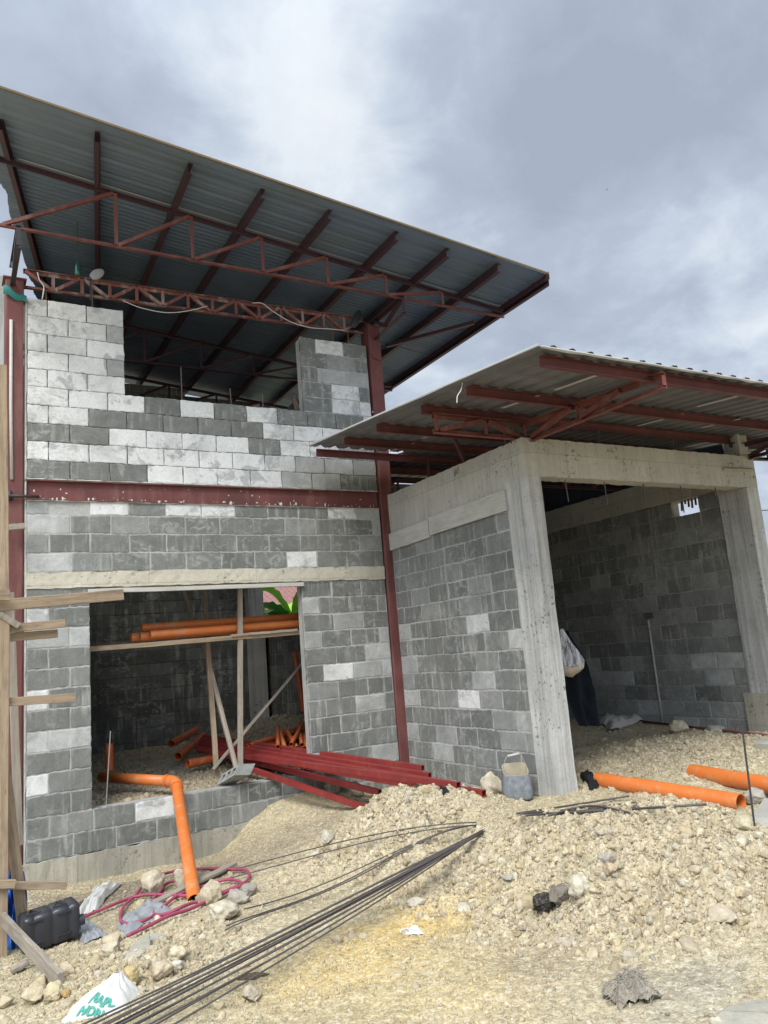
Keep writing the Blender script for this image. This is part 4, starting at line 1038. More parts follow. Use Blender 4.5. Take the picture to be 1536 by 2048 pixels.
slabstone("broken_slab", 1520, 1655, [(1490,1668),(1500,1652),(1536,1638),(1570,1650),(1570,1672),(1530,1682)], .06, 0, "grey concrete slab at the right edge behind the yellowish boulder", "slab")
slabstone("broken_slab", 1530, 1497, [(1512,1502),(1516,1492),(1550,1488),(1560,1500),(1540,1506)], .05, 0, "pale green grey block fragment at the right edge inside the garage", "slab")
slabstone("concrete_slab", 1520, 2035, [(1420,2060),(1452,2028),(1500,2012),(1590,1995),(1680,2060),(1500,2120)], .008, 0, "flat grey concrete patch in the bottom right corner", "slab", (0, 0), 'foundation')

# ------------------------------------------------------------------ orange pipes
def pvc(name, p0, p1, r, lab, group=None, m='pvc', cat="pipe"):
    b = MB(); b.pipe(p0, p1, r, r*.90, 28); o = b.build(name, m, None, np.array(p0), False)
    me = o.data; me.shade_auto_smooth() if hasattr(me, 'shade_auto_smooth') else None
    for i, pl in enumerate(me.polygons): pl.use_smooth = True
    ed = me.attributes.get('sharp_edge') or me.attributes.new('sharp_edge', 'BOOLEAN', 'EDGE')
    n = 28; vals = [((e.vertices[0]//n) == (e.vertices[1]//n)) for e in me.edges]; ed.data.foreach_set('value', vals)
    return tag(o, lab, cat, group)
# the bent drain pipe: runs inside, elbow on the sill, drops outside to the ground
E1 = at(352, 1563, Y=-.04); A1 = at(203, 1541, Y=1.05); E2 = gnd(389, 1806); r = .055
A1[2] = E1[2]+.02
dr = thing("drain_pipe", E2, "orange drain pipe with an elbow over the low window sill, open end near the hose", "pipe")
dA = (A1-E1)/np.linalg.norm(A1-E1); dB = (E2-E1)/np.linalg.norm(E2-E1); E2 = E2 - dB*.0
b = MB(); b.pipe(E1+dA*.07, A1, r, r*.9, 28); b.build("inner_pipe", 'pvc', dr, smooth=True)
b = MB(); b.pipe(E1+dB*.07, E2, r, r*.9, 28); b.build("down_pipe", 'pvc', dr)
b = MB(); cur = [E1+dA*.13, E1+dA*.08, E1+dA*.035+dB*.012, E1+dA*.012+dB*.035, E1+dB*.08, E1+dB*.13]; b.tube(cur, [r*1.12]*6, 24, True); b.build("elbow", 'pvc', dr, smooth=True)
for d_c in (dA, dB):
    b = MB(); b.pipe(E1+d_c*.115, E1+d_c*.150, r*1.2, r*.98, 28); b.build("collar", 'pvc', dr)
# pipes lying on the timber shelf in the window
sh = [(258,1275,.42,0,"lowest"),(277,1257,.60,.0,""),(266,1274,.52,0,""),(297,1270,.36,.0,"")]
SHL = ["orange pipe on the shelf ending farthest left, behind the others", "uppermost orange pipe lying on the timber shelf", "orange pipe on the shelf squeezed between the upper and the front one", "front orange pipe on the timber shelf, its end furthest right"]
for (px, py, Y, dz, _), lab in zip([(262,1275,.55,0,0),(283,1256,.66,0,0),(280,1274,.44,0,0),(300,1270,.33,0,0)], SHL):
    p = at(px, py, Y=Y); e = p + np.array([2.75, .03, .0]); e[2] = p[2]+.05
    pvc("plastic_pipe", p, e, .047, lab, "orange pipes on the window shelf")
# loose pipe pieces on the fill inside
def inside(px, py, Y, lift=0): return at(px, py, Y=Y)
for (a, b_, lab) in [(((342,1488), 2.3), ((392,1460), 3.1), "short orange pipe piece lying rearmost on the rubble inside the window"),
                     (((356,1513), 1.6), ((408,1471), 2.6), "short orange pipe piece lying in front of the rearmost one inside the window"),
                     (((375,1528), 1.25), ((425,1518), 1.35), "short orange pipe piece lying level beside the shoring posts")]:
    p = at(*a[0], Y=a[1]); q = at(*b_[0], Y=b_[1]); pvc("plastic_pipe", p, q, .05, lab, "loose pipe pieces inside the window", 'pvcred')
p = at(219, 1540, Y=1.25); q = at(219, 1487, Y=1.25); pvc("plastic_pipe", p, np.array([p[0], p[1]+.001, q[2]]), .045, "upright orange pipe stub in the dark left corner inside the window", None, 'pvcred')
p = at(590, 1305, Y=2.1); q = at(607, 1425, Y=1.6); pvc("plastic_pipe", p, q, .035, "red orange pipe leaning inside the right edge of the window", None, 'pvcred')
for k in range(12):
    p = at(500+4.5*(k % 5)+rng.normal(0, 3), 1500-5*(k//5)-2.2*(k % 5), Y=.95+.07*(k % 5)); q = at(640+rng.normal(0, 6), 1462-7*(k//5)-3.5*(k % 5)+rng.normal(0, 2), Y=2.0+.10*(k % 5))
    pvc("thin_pipe", p, q, .021, "thin red orange pipe lying lengthwise in the heap behind the right window pier", "thin pipes heaped behind the right pier", 'pvcred')
for k, (px, py) in enumerate([(556,1494),(570,1496),(582,1489),(594,1496),(604,1490),(612,1497),(590,1500)]):
    p = at(px, py, Y=.55+.03*k); pvc("thin_pipe", p, p+np.array([.30+rng.normal(0, .12), .9, .16]), .026, "thin orange pipe in the heap with its round end facing the window", "pipe ends behind the right pier", 'pvc' if k % 2 else 'pvcred')
# the two big pipes in front of the garage
p = at(1196, 1560, Z=.32); q = at(1482, 1606, Z=.27); pvc("sewer_pipe", p, q, .073, "thick orange sewer pipe lying in the gravel with its round open end to the right", "thick sewer pipes by the garage")
p = at(1385, 1541, Z=.36); q = at(1620, 1585, Z=.34); pvc("sewer_pipe", p+np.array([0,0,-.015]), q, .073, "thick orange sewer pipe half buried behind the thin steel stake", "thick sewer pipes by the garage")

# ------------------------------------------------------------------ red square tubes
TU = [ # start (px,py,Y), end (px,py,Z), label
 ((408,1478,1.9),(846,1536,.47),"uppermost red square tube with the bent black end"),
 ((404,1484,1.85),(860,1551,.44),"red square tube second from the top of the pile"),
 ((402,1488,1.8),(838,1560,.435),"red square tube at the front of the pile with a bright top edge"),
 ((410,1490,1.9),(852,1565,.40),"red square tube turned on its edge beside the front one"),
 ((400,1494,1.75),(776,1561,.42),"shorter red square tube ending before the others at the front"),
 ((406,1492,1.9),(896,1567,.40),"red square tube with a scratched end resting on its neighbours"),
 ((400,1498,1.75),(840,1574,.385),"red square tube underneath the front one, its end over the rubble"),
 ((396,1500,1.7),(920,1594,.34),"long red square tube low in the pile with its end on the rubble"),
 ((404,1496,1.85),(970,1600,.33),"longest red square tube reaching nearest to the bucket"),
 ((402,1498,1.8),(965,1591,.345),"long red square tube lying against the longest one"),
 ((394,1504,1.65),(760,1585,.345),"lowest red square tube whose end is buried in the rubble heap"),
]
for i, (a, e, lab) in enumerate(TU):
    p = at(a[0], a[1], Y=a[2]); q = at(e[0], e[1], Z=e[2]) if i not in (7, 8, 9) else gnd(e[0], e[1]+4)+np.array([0, 0, .045]); p[2] = max(p[2], .56+.012*i) if i > 6 else p[2]+.03
    b = MB(); d = (q-p)/np.linalg.norm(q-p); w_ = .052
    rot = .75 if i == 3 else 0.0; c, s_ = math.cos(rot), math.sin(rot)
    def sq(h): return [(x*c-y*s_, x*s_+y*c) for x, y in ((-h,-h),(h,-h),(h,h),(-h,h))]
    side = np.cross(d, (0, 0, 1)); side /= np.linalg.norm(side); upv = np.cross(side, d); v = []
    for pos, h in ((p, w_/2), (q, w_/2), (q, w_/2-.003), (q-d*.25, w_/2-.003)):
        for x, y in sq(h): v.append(pos+side*x+upv*y)
    f = [(k*4+j, k*4+(j+1) % 4, (k+1)*4+(j+1) % 4, (k+1)*4+j) for k in range(3) for j in range(4)] + [(3,2,1,0), (12,13,14,15)]
    b.add(v, f); tag(b.build("square_tube", 'tube', None, q), lab, "steel tube", "red square tubes in the pile")
p = at(478, 1530, Y=.55); q = at(748, 1622, Z=.19); b = MB(); b.bar(p, q, .05, .05); tag(b.build("square_tube", 'tube', None, q), "single red square tube lying apart below the pile, its end in the dirt", "steel tube")

# ------------------------------------------------------------------ reinforcing bars
def barthing(p0, p1, sag, r, lab, group, name="rebar"):
    p0 = np.array(p0); p1 = np.array(p1); pts = []
    n = 14; w_ = rng.normal(0, .008, 3); ph = rng.random()*6
    for i in range(n+1):
        t = i/n; q = p0+(p1-p0)*t; q = q + np.array([w_[0], w_[1], -sag+w_[2]*.3])*math.sin(math.pi*t) + np.array([.006, .004, .003])*math.sin(ph+t*9)*min(1, t*4); pts.append(q)
    b = MB(); b.tube(pts, r, 7); o = b.build(name, 'rebar', None, p1, smooth=True); return tag(o, lab, "rebar", group)
def groundbar(name, px0, px1, r, lab, group, bow=0.0, lift=.014, deg=4):
    P = []
    for k in range(25):
        t = k/24; P.append(gnd(px0[0]+(px1[0]-px0[0])*t, px0[1]+(px1[1]-px0[1])*t + bow*math.sin(math.pi*t)))
    P = np.array(P); s_ = np.linspace(0, 1, 25)
    co = [np.polyfit(s_, P[:, j], deg) for j in range(3)]; Q = np.stack([np.polyval(c_, s_) for c_ in co], 1)
    for k in range(25):
        w_ = CAM-Q[k]; Q[k] += w_/np.linalg.norm(w_)*(.055+lift) + np.array([0, 0, .02])
    b = MB(); b.tube(list(Q), r, 7); tag(b.build(name, 'rebar', None, Q[-1], smooth=True), lab, "rebar", group)
BL = [(128,2062),(150,2062),(172,2062),(190,2064),(205,2062),(160,2070),(182,2072),(226,2064),(248,2066),(272,2064),(215,2070),(300,2066)]
for i, (px, py) in enumerate(BL):
    p = at(962+7*rng.random()-.9*i, 1661+.9*i, Z=.335-.004*(i % 4)); q = at(px, py, Z=.135+.012*(i % 3))
    d = (q-p)/np.linalg.norm(q-p); q = q+d*.7
    if i in (0, 11): lab = ("uppermost of the long dark rebars running to the bottom edge" if i == 0 else "lowest of the long dark rebars, lying a little apart from the bundle")
    else: lab = "dark steel rebar inside the long tight bundle crossing the foreground to the bottom edge"
    barthing(p-d*.04, q, .012+.02*(i/11), .0048, lab, "long rebars crossing the foreground")
for (px, py, lab) in [(490,1829,"rebar ending shortest on the upper side of the bundle near a white lumpy rock"), (452,1864,"rebar ending just above the long bundle, upper one of two"), (449,1871,"rebar ending just above the long bundle, lower one of two")]:
    groundbar("rebar", (958, 1662), (px, py), .0048, lab, "long rebars crossing the foreground", 0, .02)
for (a, e, lab) in [((966,1655),(474,1741),"upper of two separate rebars on the slope above the bundle"), ((968,1658),(455,1763),"lower of two separate rebars on the slope, reaching the hose coil")]:
    groundbar("rebar", a, e, .0048, lab, "two separate rebars", 0, .02, 3)
B2 = [(1258,1601),(1320,1606),(1375,1616),(1425,1629),(1440,1633),(1415,1636),(1330,1638),(1262,1640),(1240,1646)]
for i, (px, py) in enumerate(B2):
    groundbar("rebar", (1040+9*i, 1645+.4*i), (px, py), .0080, "dark rebar in the bundle behind the rubble heap, below the sewer pipe end", "rebars behind the rubble heap", -4*(i < 5), .035+.006*(i % 3), 2)
p = at(1484, 1455, X=6.3); q0 = gnd(1512, 1674); top = q0 + np.array([0, 0, 0]); 
b = MB(); tp = at(1484, 1452, Y=q0[1]+.02); b.tube([q0-np.array([0,0,.05]), tp], .0065, 7); tag(b.build("steel_stake", 'darksteel', None, q0), "thin dark steel stake stuck upright in the gravel in front of the sewer pipes", "stake")
q0 = gnd(1526, 1640); tp = at(1520, 1603, Y=q0[1]+.01); b = MB(); b.tube([q0-np.array([0,0,.03]), tp], .004, 6); tag(b.build("short_stake", 'darksteel', None, q0), "short thin steel stake near the grey slab at the right edge", "stake")
p = at(1200, 1440, X=GE-.10); p = at(1285, 1443, X=GE-.12); q = at(1600, 1477, X=GE-.35); b = MB(); b.tube([p, (p+q)/2+np.array([0,0,-.005]), q], .016, 8); tag(b.build("dark_red_pipe", 'red', None, p, smooth=True), "long dark red pipe lying along the foot of the far garage wall", "pipe")
q0 = at(212, 1600, Y=.16); tp = at(221, 1462, Y=.22); b = MB(); b.tube([q0-np.array([0,0,.05]), tp], .006, 7); tag(b.build("steel_rod", 'slab', None, q0), "thin bare rod standing inside the left edge of the lower window", "rod")

# ------------------------------------------------------------------ timber
def board(p0, p1, wv, t, up=(0, 0, 1), segs=8): b = MB(); b.bar(p0, p1, t, wv, up, segs=segs, jig=.0012, bev=.003); return b
def wpart(name, p0, p1, wv, t, parent, m='wood', up=(0, 0, 1)): return board(p0, p1, wv, t, up).build(name, m, parent)
sc0 = at(10, 1960, Y=-2.35)
sca = thing("wooden_scaffold", sc0, "rough lumber scaffold frame at the left edge with planks nailed to its post", "scaffold")
YS = -2.2
wpart("post", at(2, 1975, Y=YS), at(8, 1180, Y=YS), .075, .05, sca, 'wood', (1, 0, 0))
wpart("leaning_post", at(58, 1950, Y=YS+.12), at(2, 1480, Y=YS+.08), .075, .045, sca, 'wood', (1, 0, 0))
wpart("back_post", at(38, 1690, Y=YS+.5), at(20, 1185, Y=YS+.5), .06, .04, sca, 'woodgrey', (1, 0, 0))
wpart("brace", at(6, 1838, Y=YS-.06), gnd(122, 1992)+np.array([0, 0, .02]), .085, .03, sca, 'woodgrey')
wpart("plank", at(-60, 1216, Y=YS-.05), at(246, 1189, Y=YS+.1), .085, .03, sca)
wpart("plank", at(18, 1257, Y=YS+.02), at(130, 1247, Y=YS+.03), .062, .03, sca)
wpart("plank", at(20, 1275, Y=YS+.06), at(115, 1267, Y=YS+.08), .062, .03, sca)
wpart("plank", at(14, 1404, Y=YS+.02), at(150, 1395, Y=YS+.05), .062, .03, sca)
wpart("plank", at(-60, 1769, Y=YS-.05), at(30, 1768, Y=YS-.05), .055, .03, sca)
wpart("plank", at(16, 1771, Y=YS+.05), at(134, 1770, Y=YS+.05), .052, .03, sca)
wpart("plank", at(-60, 1198, Y=YS-.08), at(19, 1194, Y=YS-.08), .05, .03, sca)
wpart("strut", at(-2, 1228, Y=YS-.02), at(38, 1252, Y=YS-.02), .045, .03, sca, 'woodgrey')
wpart("plank", at(16, 1055, Y=-.12), at(50, 1052, Y=-.12), .06, .035, sca, 'woodgrey')
b = MB(); 
wpart("tall_board", at(4, 1190, Y=YS+.1), at(-1, 730, Y=YS+.1), .10, .03, sca, 'wood', (1, 0, 0))
sh0 = at(432, 1548, Y=.5)
sho = thing("timber_shoring", sh0, "grey timber shoring of posts, braces and a shelf plank inside the lower window", "shoring")
wpart("shelf_plank", at(178, 1299, Y=.22), at(612, 1264, Y=.22), .05, .30*.2, sho)
wpart("shelf_plank", at(178, 1296, Y=.70), at(612, 1262, Y=.70), .04, .06, sho)
wpart("shelf_block", at(462, 1272, Y=.20), at(500, 1268, Y=.20), .03, .05, sho)
wpart("shelf_block", at(500, 1268, Y=.19), at(594, 1260, Y=.19), .03, .05, sho, 'woodgrey')
wpart("post", at(481, 1545, Y=.17), at(480, 1178, Y=.24), .055, .045, sho, 'woodgrey', (1, 0, 0))
wpart("post", at(434, 1556, Y=.42), at(414, 1268, Y=.75), .055, .045, sho, 'wood', (1, 0, 0))
wpart("brace", at(474, 1542, Y=.21), at(408, 1292, Y=.80), .05, .04, sho, 'woodgrey', (1, 0, 0))
wpart("brace", at(425, 1540, Y=.36), at(612, 1318, Y=.9), .055, .03, sho, 'woodgrey', (0, -1, .2))
wpart("post", at(392, 1262, Y=1.9), at(366, 1180, Y=1.9), .05, .05, sho, 'woodgrey', (1, 0, 0))
wpart("post", at(412, 1260, Y=1.5), at(410, 1175, Y=1.5), .05, .05, sho, 'woodgrey', (1, 0, 0))
fb = board(at(176, 1183, Y=-.02), at(606, 1169, Y=-.02), .045, .05).build("formwork_strip", 'woodpale', None); tag(fb, "thin pale formwork board fixed under the cream lintel", "board")
for (a, e, wv, m, lab) in [((310,1815),(468,1738),.075,'woodgrey',"long old grey board lying under the magenta hose"), ((146,1822),(186,1800),.05,'wood',"short brown stick lying above the white torn sack"),
                           ((22,1952),(58,1942),.06,'woodgrey',"short grey lumber offcut lying between the scaffold feet")]:
    p = gnd(*a)+np.array([0, 0, .03]); q = gnd(*e)+np.array([0, 0, .035]); o = board(p, q, .025, wv).build("loose_board", m, None); tag(o, lab, "board")
# loose timber seen in the upper window
o = board(at(588, 800, Y=.6), at(598, 822, Y=.3), .06, .05).build("loose_board", 'wood', None); tag(o, "short timber end resting on the sill of the upper window", "board")

# ------------------------------------------------------------------ block on the sill
def hollowblock(name, c, ax, ay, az, L_, W_, H_):
    b = MB(); ax, ay, az = [np.array(a)/np.linalg.norm(a) for a in (ax, ay, az)]
    def pt(x, y, z): return c+ax*x+ay*y+az*z
    n = 3; xs = [-L_/2]; 
    cw = (L_-.03*(n+1))/n
    for k in range(n): xs += [-L_/2+.03*(k+1)+cw*k, -L_/2+.03*(k+1)+cw*(k+1)]
    xs += [L_/2]; ys = [-W_/2, -W_/2+.028, W_/2-.028, W_/2]
    V = []; idx = {}
    for zi, z in enumerate((-H_/2, H_/2)):
        for i, x in enumerate(xs):
            for j, y in enumerate(ys): idx[i, j, zi] = len(V); V.append(pt(x, y, z))
    F = []; hole = lambda i, j: j == 1 and i % 2 == 1 and 0 < i < len(xs)-2
    for i in range(len(xs)-1):
        for j in range(3):
            if hole(i, j):
                a = [idx[i,j,0], idx[i+1,j,0], idx[i+1,j+1,0], idx[i,j+1,0]]; t = [idx[i,j,1], idx[i+1,j,1], idx[i+1,j+1,1], idx[i,j+1,1]]
                F += [(a[k], t[k], t[(k+1) % 4], a[(k+1) % 4]) for k in range(4)]
            else:
                F.append((idx[i,j,0], idx[i,j+1,0], idx[i+1,j+1,0], idx[i+1,j,0])); F.append((idx[i,j,1], idx[i+1,j,1], idx[i+1,j+1,1], idx[i,j+1,1]))
    for i in range(len(xs)-1):
        F.append((idx[i,0,0], idx[i+1,0,0], idx[i+1,0,1], idx[i,0,1])); F.append((idx[i,3,0], idx[i,3,1], idx[i+1,3,1], idx[i+1,3,0]))
    for j in range(3):
        F.append((idx[0,j,0], idx[0,j,1], idx[0,j+1,1], idx[0,j+1,0])); e = len(xs)-1; F.append((idx[e,j,0], idx[e,j+1,0], idx[e,j+1,1], idx[e,j,1]))
    b.add(V, F, None, [(.45, .4, 0, 1)]*len(V)); return b.build(name, 'block', None, c)
cb = at(472, 1549, Y=.02); cb[2] = max(cb[2], .47)
o = hollowblock("hollow_block", cb, (.25, -.75, .30), (.55, .2, .8), (1, .10, -.12), .34, .13, .19); tag(o, "single grey hollow block lying tilted on the low window sill", "concrete block")

# ------------------------------------------------------------------ hose
MT['hose'] = mk_simple("magenta_hose", (.30, .058, .105), .6, .4, 9, .4)
def hs(pts, lift): return [gnd(130+x/3.84, 1700+y/3.84)+np.array([0, 0, lift]) for x, y in pts]
def smooth_path(P, n=5):
    P = [np.array(p) for p in P]; out = []
    for i in range(len(P)-1):
        p0, p1, p2, p3 = P[max(i-1, 0)], P[i], P[i+1], P[min(i+2, len(P)-1)]
        for k in range(n):
            t = k/n; out.append(.5*((2*p1)+(-p0+p2)*t+(2*p0-5*p1+4*p2-p3)*t*t+(-p0+3*p1-3*p2+p3)*t**3))
    return out+[P[-1]]
path = [(72,592),(200,535),(330,480),(500,408),(640,378),(800,378),(940,395),(1015,370),(1020,320),(930,272),(800,290),(725,350),(678,420),(672,480),(700,540),(780,548),(880,520),(980,460),(1100,425),(1250,355),(1370,290),(1418,240),(1390,200),(1300,180),(1180,175),(1000,170),(900,172),(800,190),(700,240),(610,310),(540,385),(455,460),(425,540),(450,605),(540,615),(650,570),(740,490),(850,405),(960,345),(1080,298),(1230,268),(1330,280),(1350,310),(1240,370),(1100,440),(960,505),(800,585),(640,660),(480,730)]
b = MB(); b.tube(smooth_path(hs(path, .035), 5), .0125, 9); tag(b.build("garden_hose", 'hose', None, smooth=True), "magenta hose lying in loose loops on the ground below the window", "hose")

# ------------------------------------------------------------------ cloth, sacks, sheets
MT['sackwhite'] = mk_simple("woven_sack", (.52, .52, .485), .75, .12, 14, .3, 0, .25)
MT['sackgrey'] = mk_simple("dirty_sack", (.46, .45, .41), .85, .25, 10, .2, 0, .3)
MT['greysheet'] = mk_simple("grey_sheet", (.27, .285, .30), .6, .3, 9, .4, .1, .2)
MT['blackcloth'] = mk_simple("black_cloth", (.014, .015, .018), .85, .3, 16, .2, 0, .3)
MT['navycloth'] = mk_simple("dark_navy_cloth", (.007, .010, .014), .9, .3, 16, .2, 0, .2)
MT['bluetarp'] = mk_simple("blue_tarp", (.015, .085, .33), .4, .35, 9, .5, 0, .3)
MT['blackplastic'] = mk_simple("black_plastic", (.030, .032, .038), .38, .3, 12, .5, 0, .1)
MT['greenprint'] = mk_simple("green_print", (.05, .30, .24), .7, .2, 30)
MT['greencloth'] = mk_simple("green_cloth", (.03, .19, .17), .8, .2, 20)
MT['husk'] = mk_simple("grey_husk", (.29, .26, .215), .95, .55, 30, .1, 0, .8)
def sheet(name, quad, amp, lift, m, lab, cat, seed, nu=26, nv=20, freq=5.0):
    """crumpled sheet lying on the ground; quad = photo pixels of its corners"""
    C4 = [gnd(*q) for q in quad]; rows = []
    for i in range(nu+1):
        row = []
        for j in range(nv+1):
            u, v = i/nu, j/nv
            p = (C4[0]*(1-u)+C4[1]*u)*(1-v)+(C4[3]*(1-u)+C4[2]*u)*v
            e = .05*vn(u*4+seed, v*4); p = p + (C4[1]-C4[0])*e*.5 + (C4[3]-C4[0])*.05*vn(u*4, v*4+seed)
            z = gzs(p[0], p[1]); rid = 1-abs(vn(u*freq+seed, v*freq*.8, seed)); fine = fbm(u*freq*2.5, v*freq*2.5, seed, 3, 2)
            fall = min(1, 6*min(u, 1-u, v, 1-v)+.15)
            row.append((p[0], p[1], z+lift*fall+amp*fall*(rid*1.3-.3)+amp*.28*fine+.006))
        rows.append(row)
    b = MB(); b.grid(rows); o = b.build(name, m, None, np.mean(C4, 0), smooth=True); return tag(o, lab, cat)
sheet("torn_sack", [(146,1848),(196,1822),(248,1772),(190,1785)], .045, .03, 'sackwhite', "torn white woven sack with a frayed corner lying near the foundation", "sack", 3)
sheet("grey_sheet", [(148,1862),(168,1898),(216,1872),(176,1842)], .03, .015, 'greysheet', "bluish grey plastic sheet scrap beside the black jerrycan", "sheet", 8)
sheet("grey_sheet", [(234,1848),(248,1888),(348,1822),(300,1802)], .035, .015, 'greysheet', "crumpled grey sheet metal scrap under the hose coil", "sheet", 11)
sheet("cement_sack", [(1194,1448),(1222,1462),(1302,1442),(1250,1426)], .055, .05, 'sackgrey', "empty grey cement sack lying on the gravel inside the garage", "sack", 15)
sheet("black_rag", [(1158,1562),(1182,1590),(1200,1578),(1178,1554)], .03, .03, 'blackcloth', "black rag crumpled at the foot of the pillar beside the sewer pipe", "rag", 19)
hk = sheet("palm_husk", [(1204,1988),(1236,2026),(1318,2008),(1282,1968)], .035, .045, 'husk', "grey fibrous husk of dried leaf lying in the right foreground", "husk", 23, 60, 46, 5.5)
hme = hk.data; hr = np.random.default_rng(5)
for v in hme.vertices:
    wx, wy = v.co.x+hk.location.x, v.co.y+hk.location.y
    v.co.z += .012*float(vn(wx*60, wy*18, 0, 4)); v.co.x += .025*float(vn(wx*16, wy*16, 0, 5)); v.co.y += .02*float(vn(wx*16, wy*16, 3, 6))
b = MB()
for k in range(150):
    v = hme.vertices[int(hr.integers(len(hme.vertices)))]; p = np.array(v.co)+np.array(hk.location); d = hr.normal(0, 1, 3)*np.array([.05, .03, .012]); b.tube([p-d*.5+np.array([0,0,.004]), p+np.array([0,0,.010]), p+d+np.array([0,0,-.004])], .0013, 4)
fb_ = b.build("fibres", 'husk', hk); fb_['kind'] = 'stuff'
sheet("black_scrap", [(880,1602),(888,1610),(902,1607),(892,1600)], .012, .015, 'blackcloth', "tiny black scrap on the small rubble heap before the tubes", "rag", 27, 8, 8)
sheet("plastic_scrap", [(798,1864),(812,1872),(850,1866),(834,1858)], .01, .006, 'sackwhite', "thin white plastic scrap on the ochre ground in the foreground", "scrap", 29, 12, 8)
# white sack with green print, pulled up to a peak
g = gnd(206, 2028)
apex = at(237, 1944, Y=g[1]+.10)
def sackpt(a, t):
    """a around, t 0 bottom..1 peak"""
    ca, sa = math.cos(a), math.sin(a); rx, ry = .20, .13
    fold = 1+.10*math.sin(a*4+2*t)*(1-t*.4)+(.24*abs(math.sin(a*4.5+2.4*t))-.12)*min(1, max(.12, t*2.6-.55))+.07*vn(math.cos(a)*2.5, math.sin(a)*2.5+t*4, 7)
    k = (1-t)**1.25*.86+.14*(1-.3*t)
    c0 = np.array([g[0]-.0, g[1]+.05, 0]); c = c0*(1-t)+np.array([apex[0], apex[1], 0])*t
    x = c[0]+rx*k*fold*ca; y = c[1]+ry*k*fold*sa
    zb_ = gzs(x, y)-.01; z = zb_*(1-t)+apex[2]*t + .02*math.sin(a*5)*t*(1-t)
    return np.array([x, y, z])
sk = thing("printed_sack", g, "white woven sack with green printed lettering, pulled up to a peak beside the rebar bundle", "sack")
rows = [[sackpt(2*math.pi*i/90, t) for t in np.linspace(0, 1, 34)] for i in range(91)]
b = MB(); b.grid(rows); b.build("sack_body", 'sackwhite', sk, smooth=True)
def sacktext(txt, size, a0, t0, m, name, slant=0.0):
    cv_ = bpy.data.curves.new("t", 'FONT'); cv_.body = txt; cv_.size = size; cv_.offset = .0045*size/.1; cv_.resolution_u = 3
    o = bpy.data.objects.new("t", cv_); COL.objects.link(o); dg = bpy.context.evaluated_depsgraph_get(); me = bpy.data.meshes.new_from_object(o.evaluated_get(dg)); bpy.data.objects.remove(o)
    import bmesh as _bm
    bm = _bm.new(); bm.from_mesh(me); _bm.ops.triangulate(bm, faces=bm.faces[:]); _bm.ops.subdivide_edges(bm, edges=[e for e in bm.edges if e.calc_length() > .015], cuts=2, use_grid_fill=False); _bm.ops.triangulate(bm, faces=bm.faces[:])
    b = MB(); V = []
    for v in bm.verts:
        a = a0 + v.co.x/.165; t = t0 + (v.co.y+slant*v.co.x)/.30
        p = sackpt(a, t); c = sackpt(a, t); e1 = sackpt(a+.01, t)-p; e2 = sackpt(a, t+.01)-p; nn = np.cross(e1, e2); nn /= np.linalg.norm(nn)+1e-9
        if np.dot(nn, CAM*0+np.array([math.cos(a), math.sin(a), .2])) < 0: nn = -nn
        V.append(p+nn*.006)
    b.add(V, [tuple(v.index for v in f.verts) for f in bm.faces]); bm.free(); return b.build(name, m, sk)
sacktext("NAPL", .075, 3.75, .38, 'greenprint', "printed_text", -.25)
sacktext("HORI", .062, 3.72, .17, 'greenprint', "printed_text", -.25)

# blue tarp hanging behind the scaffold posts
rows = []
for i in range(25):
    row = []
    for j in range(31):
        u, v = i/24, j/30; px = 10+(38+14*v)*u+3*math.sin(v*7); py = 1742+206*v
        p = at(px, py, Y=-1.95+.07*vn(u*4, v*6, 2.)+.05*vn(u*9, v*11, 5.)-.12*v); row.append(tuple(p))
    rows.append(row)
b = MB(); b.grid(rows); tag(b.build("blue_tarp", 'bluetarp', None, at(28, 1945, Y=-2.1), smooth=True), "crumpled blue tarp hanging behind the scaffold posts at the lower left", "tarp")

# black jerrycan on its side
jc = gnd(103, 1905); 
jt = thing("jerrycan", jc, "black plastic jerrycan lying on its side with an open mouth, near the scaffold", "jerrycan")
ang = .10; c, s_ = math.cos(ang), math.sin(ang)
LX, LY, LZ = .37, .23, .235
def jp(x, y, z): return (jc[0]+.0+x*c-y*s_, jc[1]+.16+x*s_+y*c, jc[2]+.0+z+.08*x)
b = MB(); rows = []
sec = []
for k in range(32):
    t = 2*math.pi*k/32; cx_, sx_ = math.cos(t), math.sin(t); e = .28
    sec.append((math.copysign(abs(cx_)**e, cx_)*LY/2, math.copysign(abs(sx_)**e, sx_)*LZ/2))
for i, (x, sc_) in enumerate([(-.5,.0),(-.5,.80),(-.485,.92),(-.46,1),(-.34,1),(-.325,.95),(-.285,.95),(-.27,1),(-.02,1),(-.005,.955),(.035,.955),(.05,1),(.27,1),(.285,.95),(.325,.95),(.34,1),(.46,1),(.485,.92),(.5,.80),(.5,.0)]):
    rows.append([jp(x*LX, y*sc_, z*sc_+LZ/2) for y, z in sec+[sec[0]]])
b.grid(rows); b.build("body", 'blackplastic', jt, smooth=True)
for y0, z0, y1, z1 in ((-.09,.05,.0,.05),(-.09,.05,-.05,.2),(.0,.05,-.05,.2)):
    b = MB(); b.bar(jp(LX/2+.002, y0, z0), jp(LX/2+.002, y1, z1), .012, .012); b.build("rib", 'blackplastic', jt)
for x0, x1, z in ((-.15,-.06,.06),(-.15,-.06,.20),(.03,.12,.06),(.03,.12,.20)):
    b = MB(); b.bar(jp(x0, -LY/2-.001, z), jp(x1, -LY/2-.001, z), .010, .012); b.build("rib", 'blackplastic', jt)
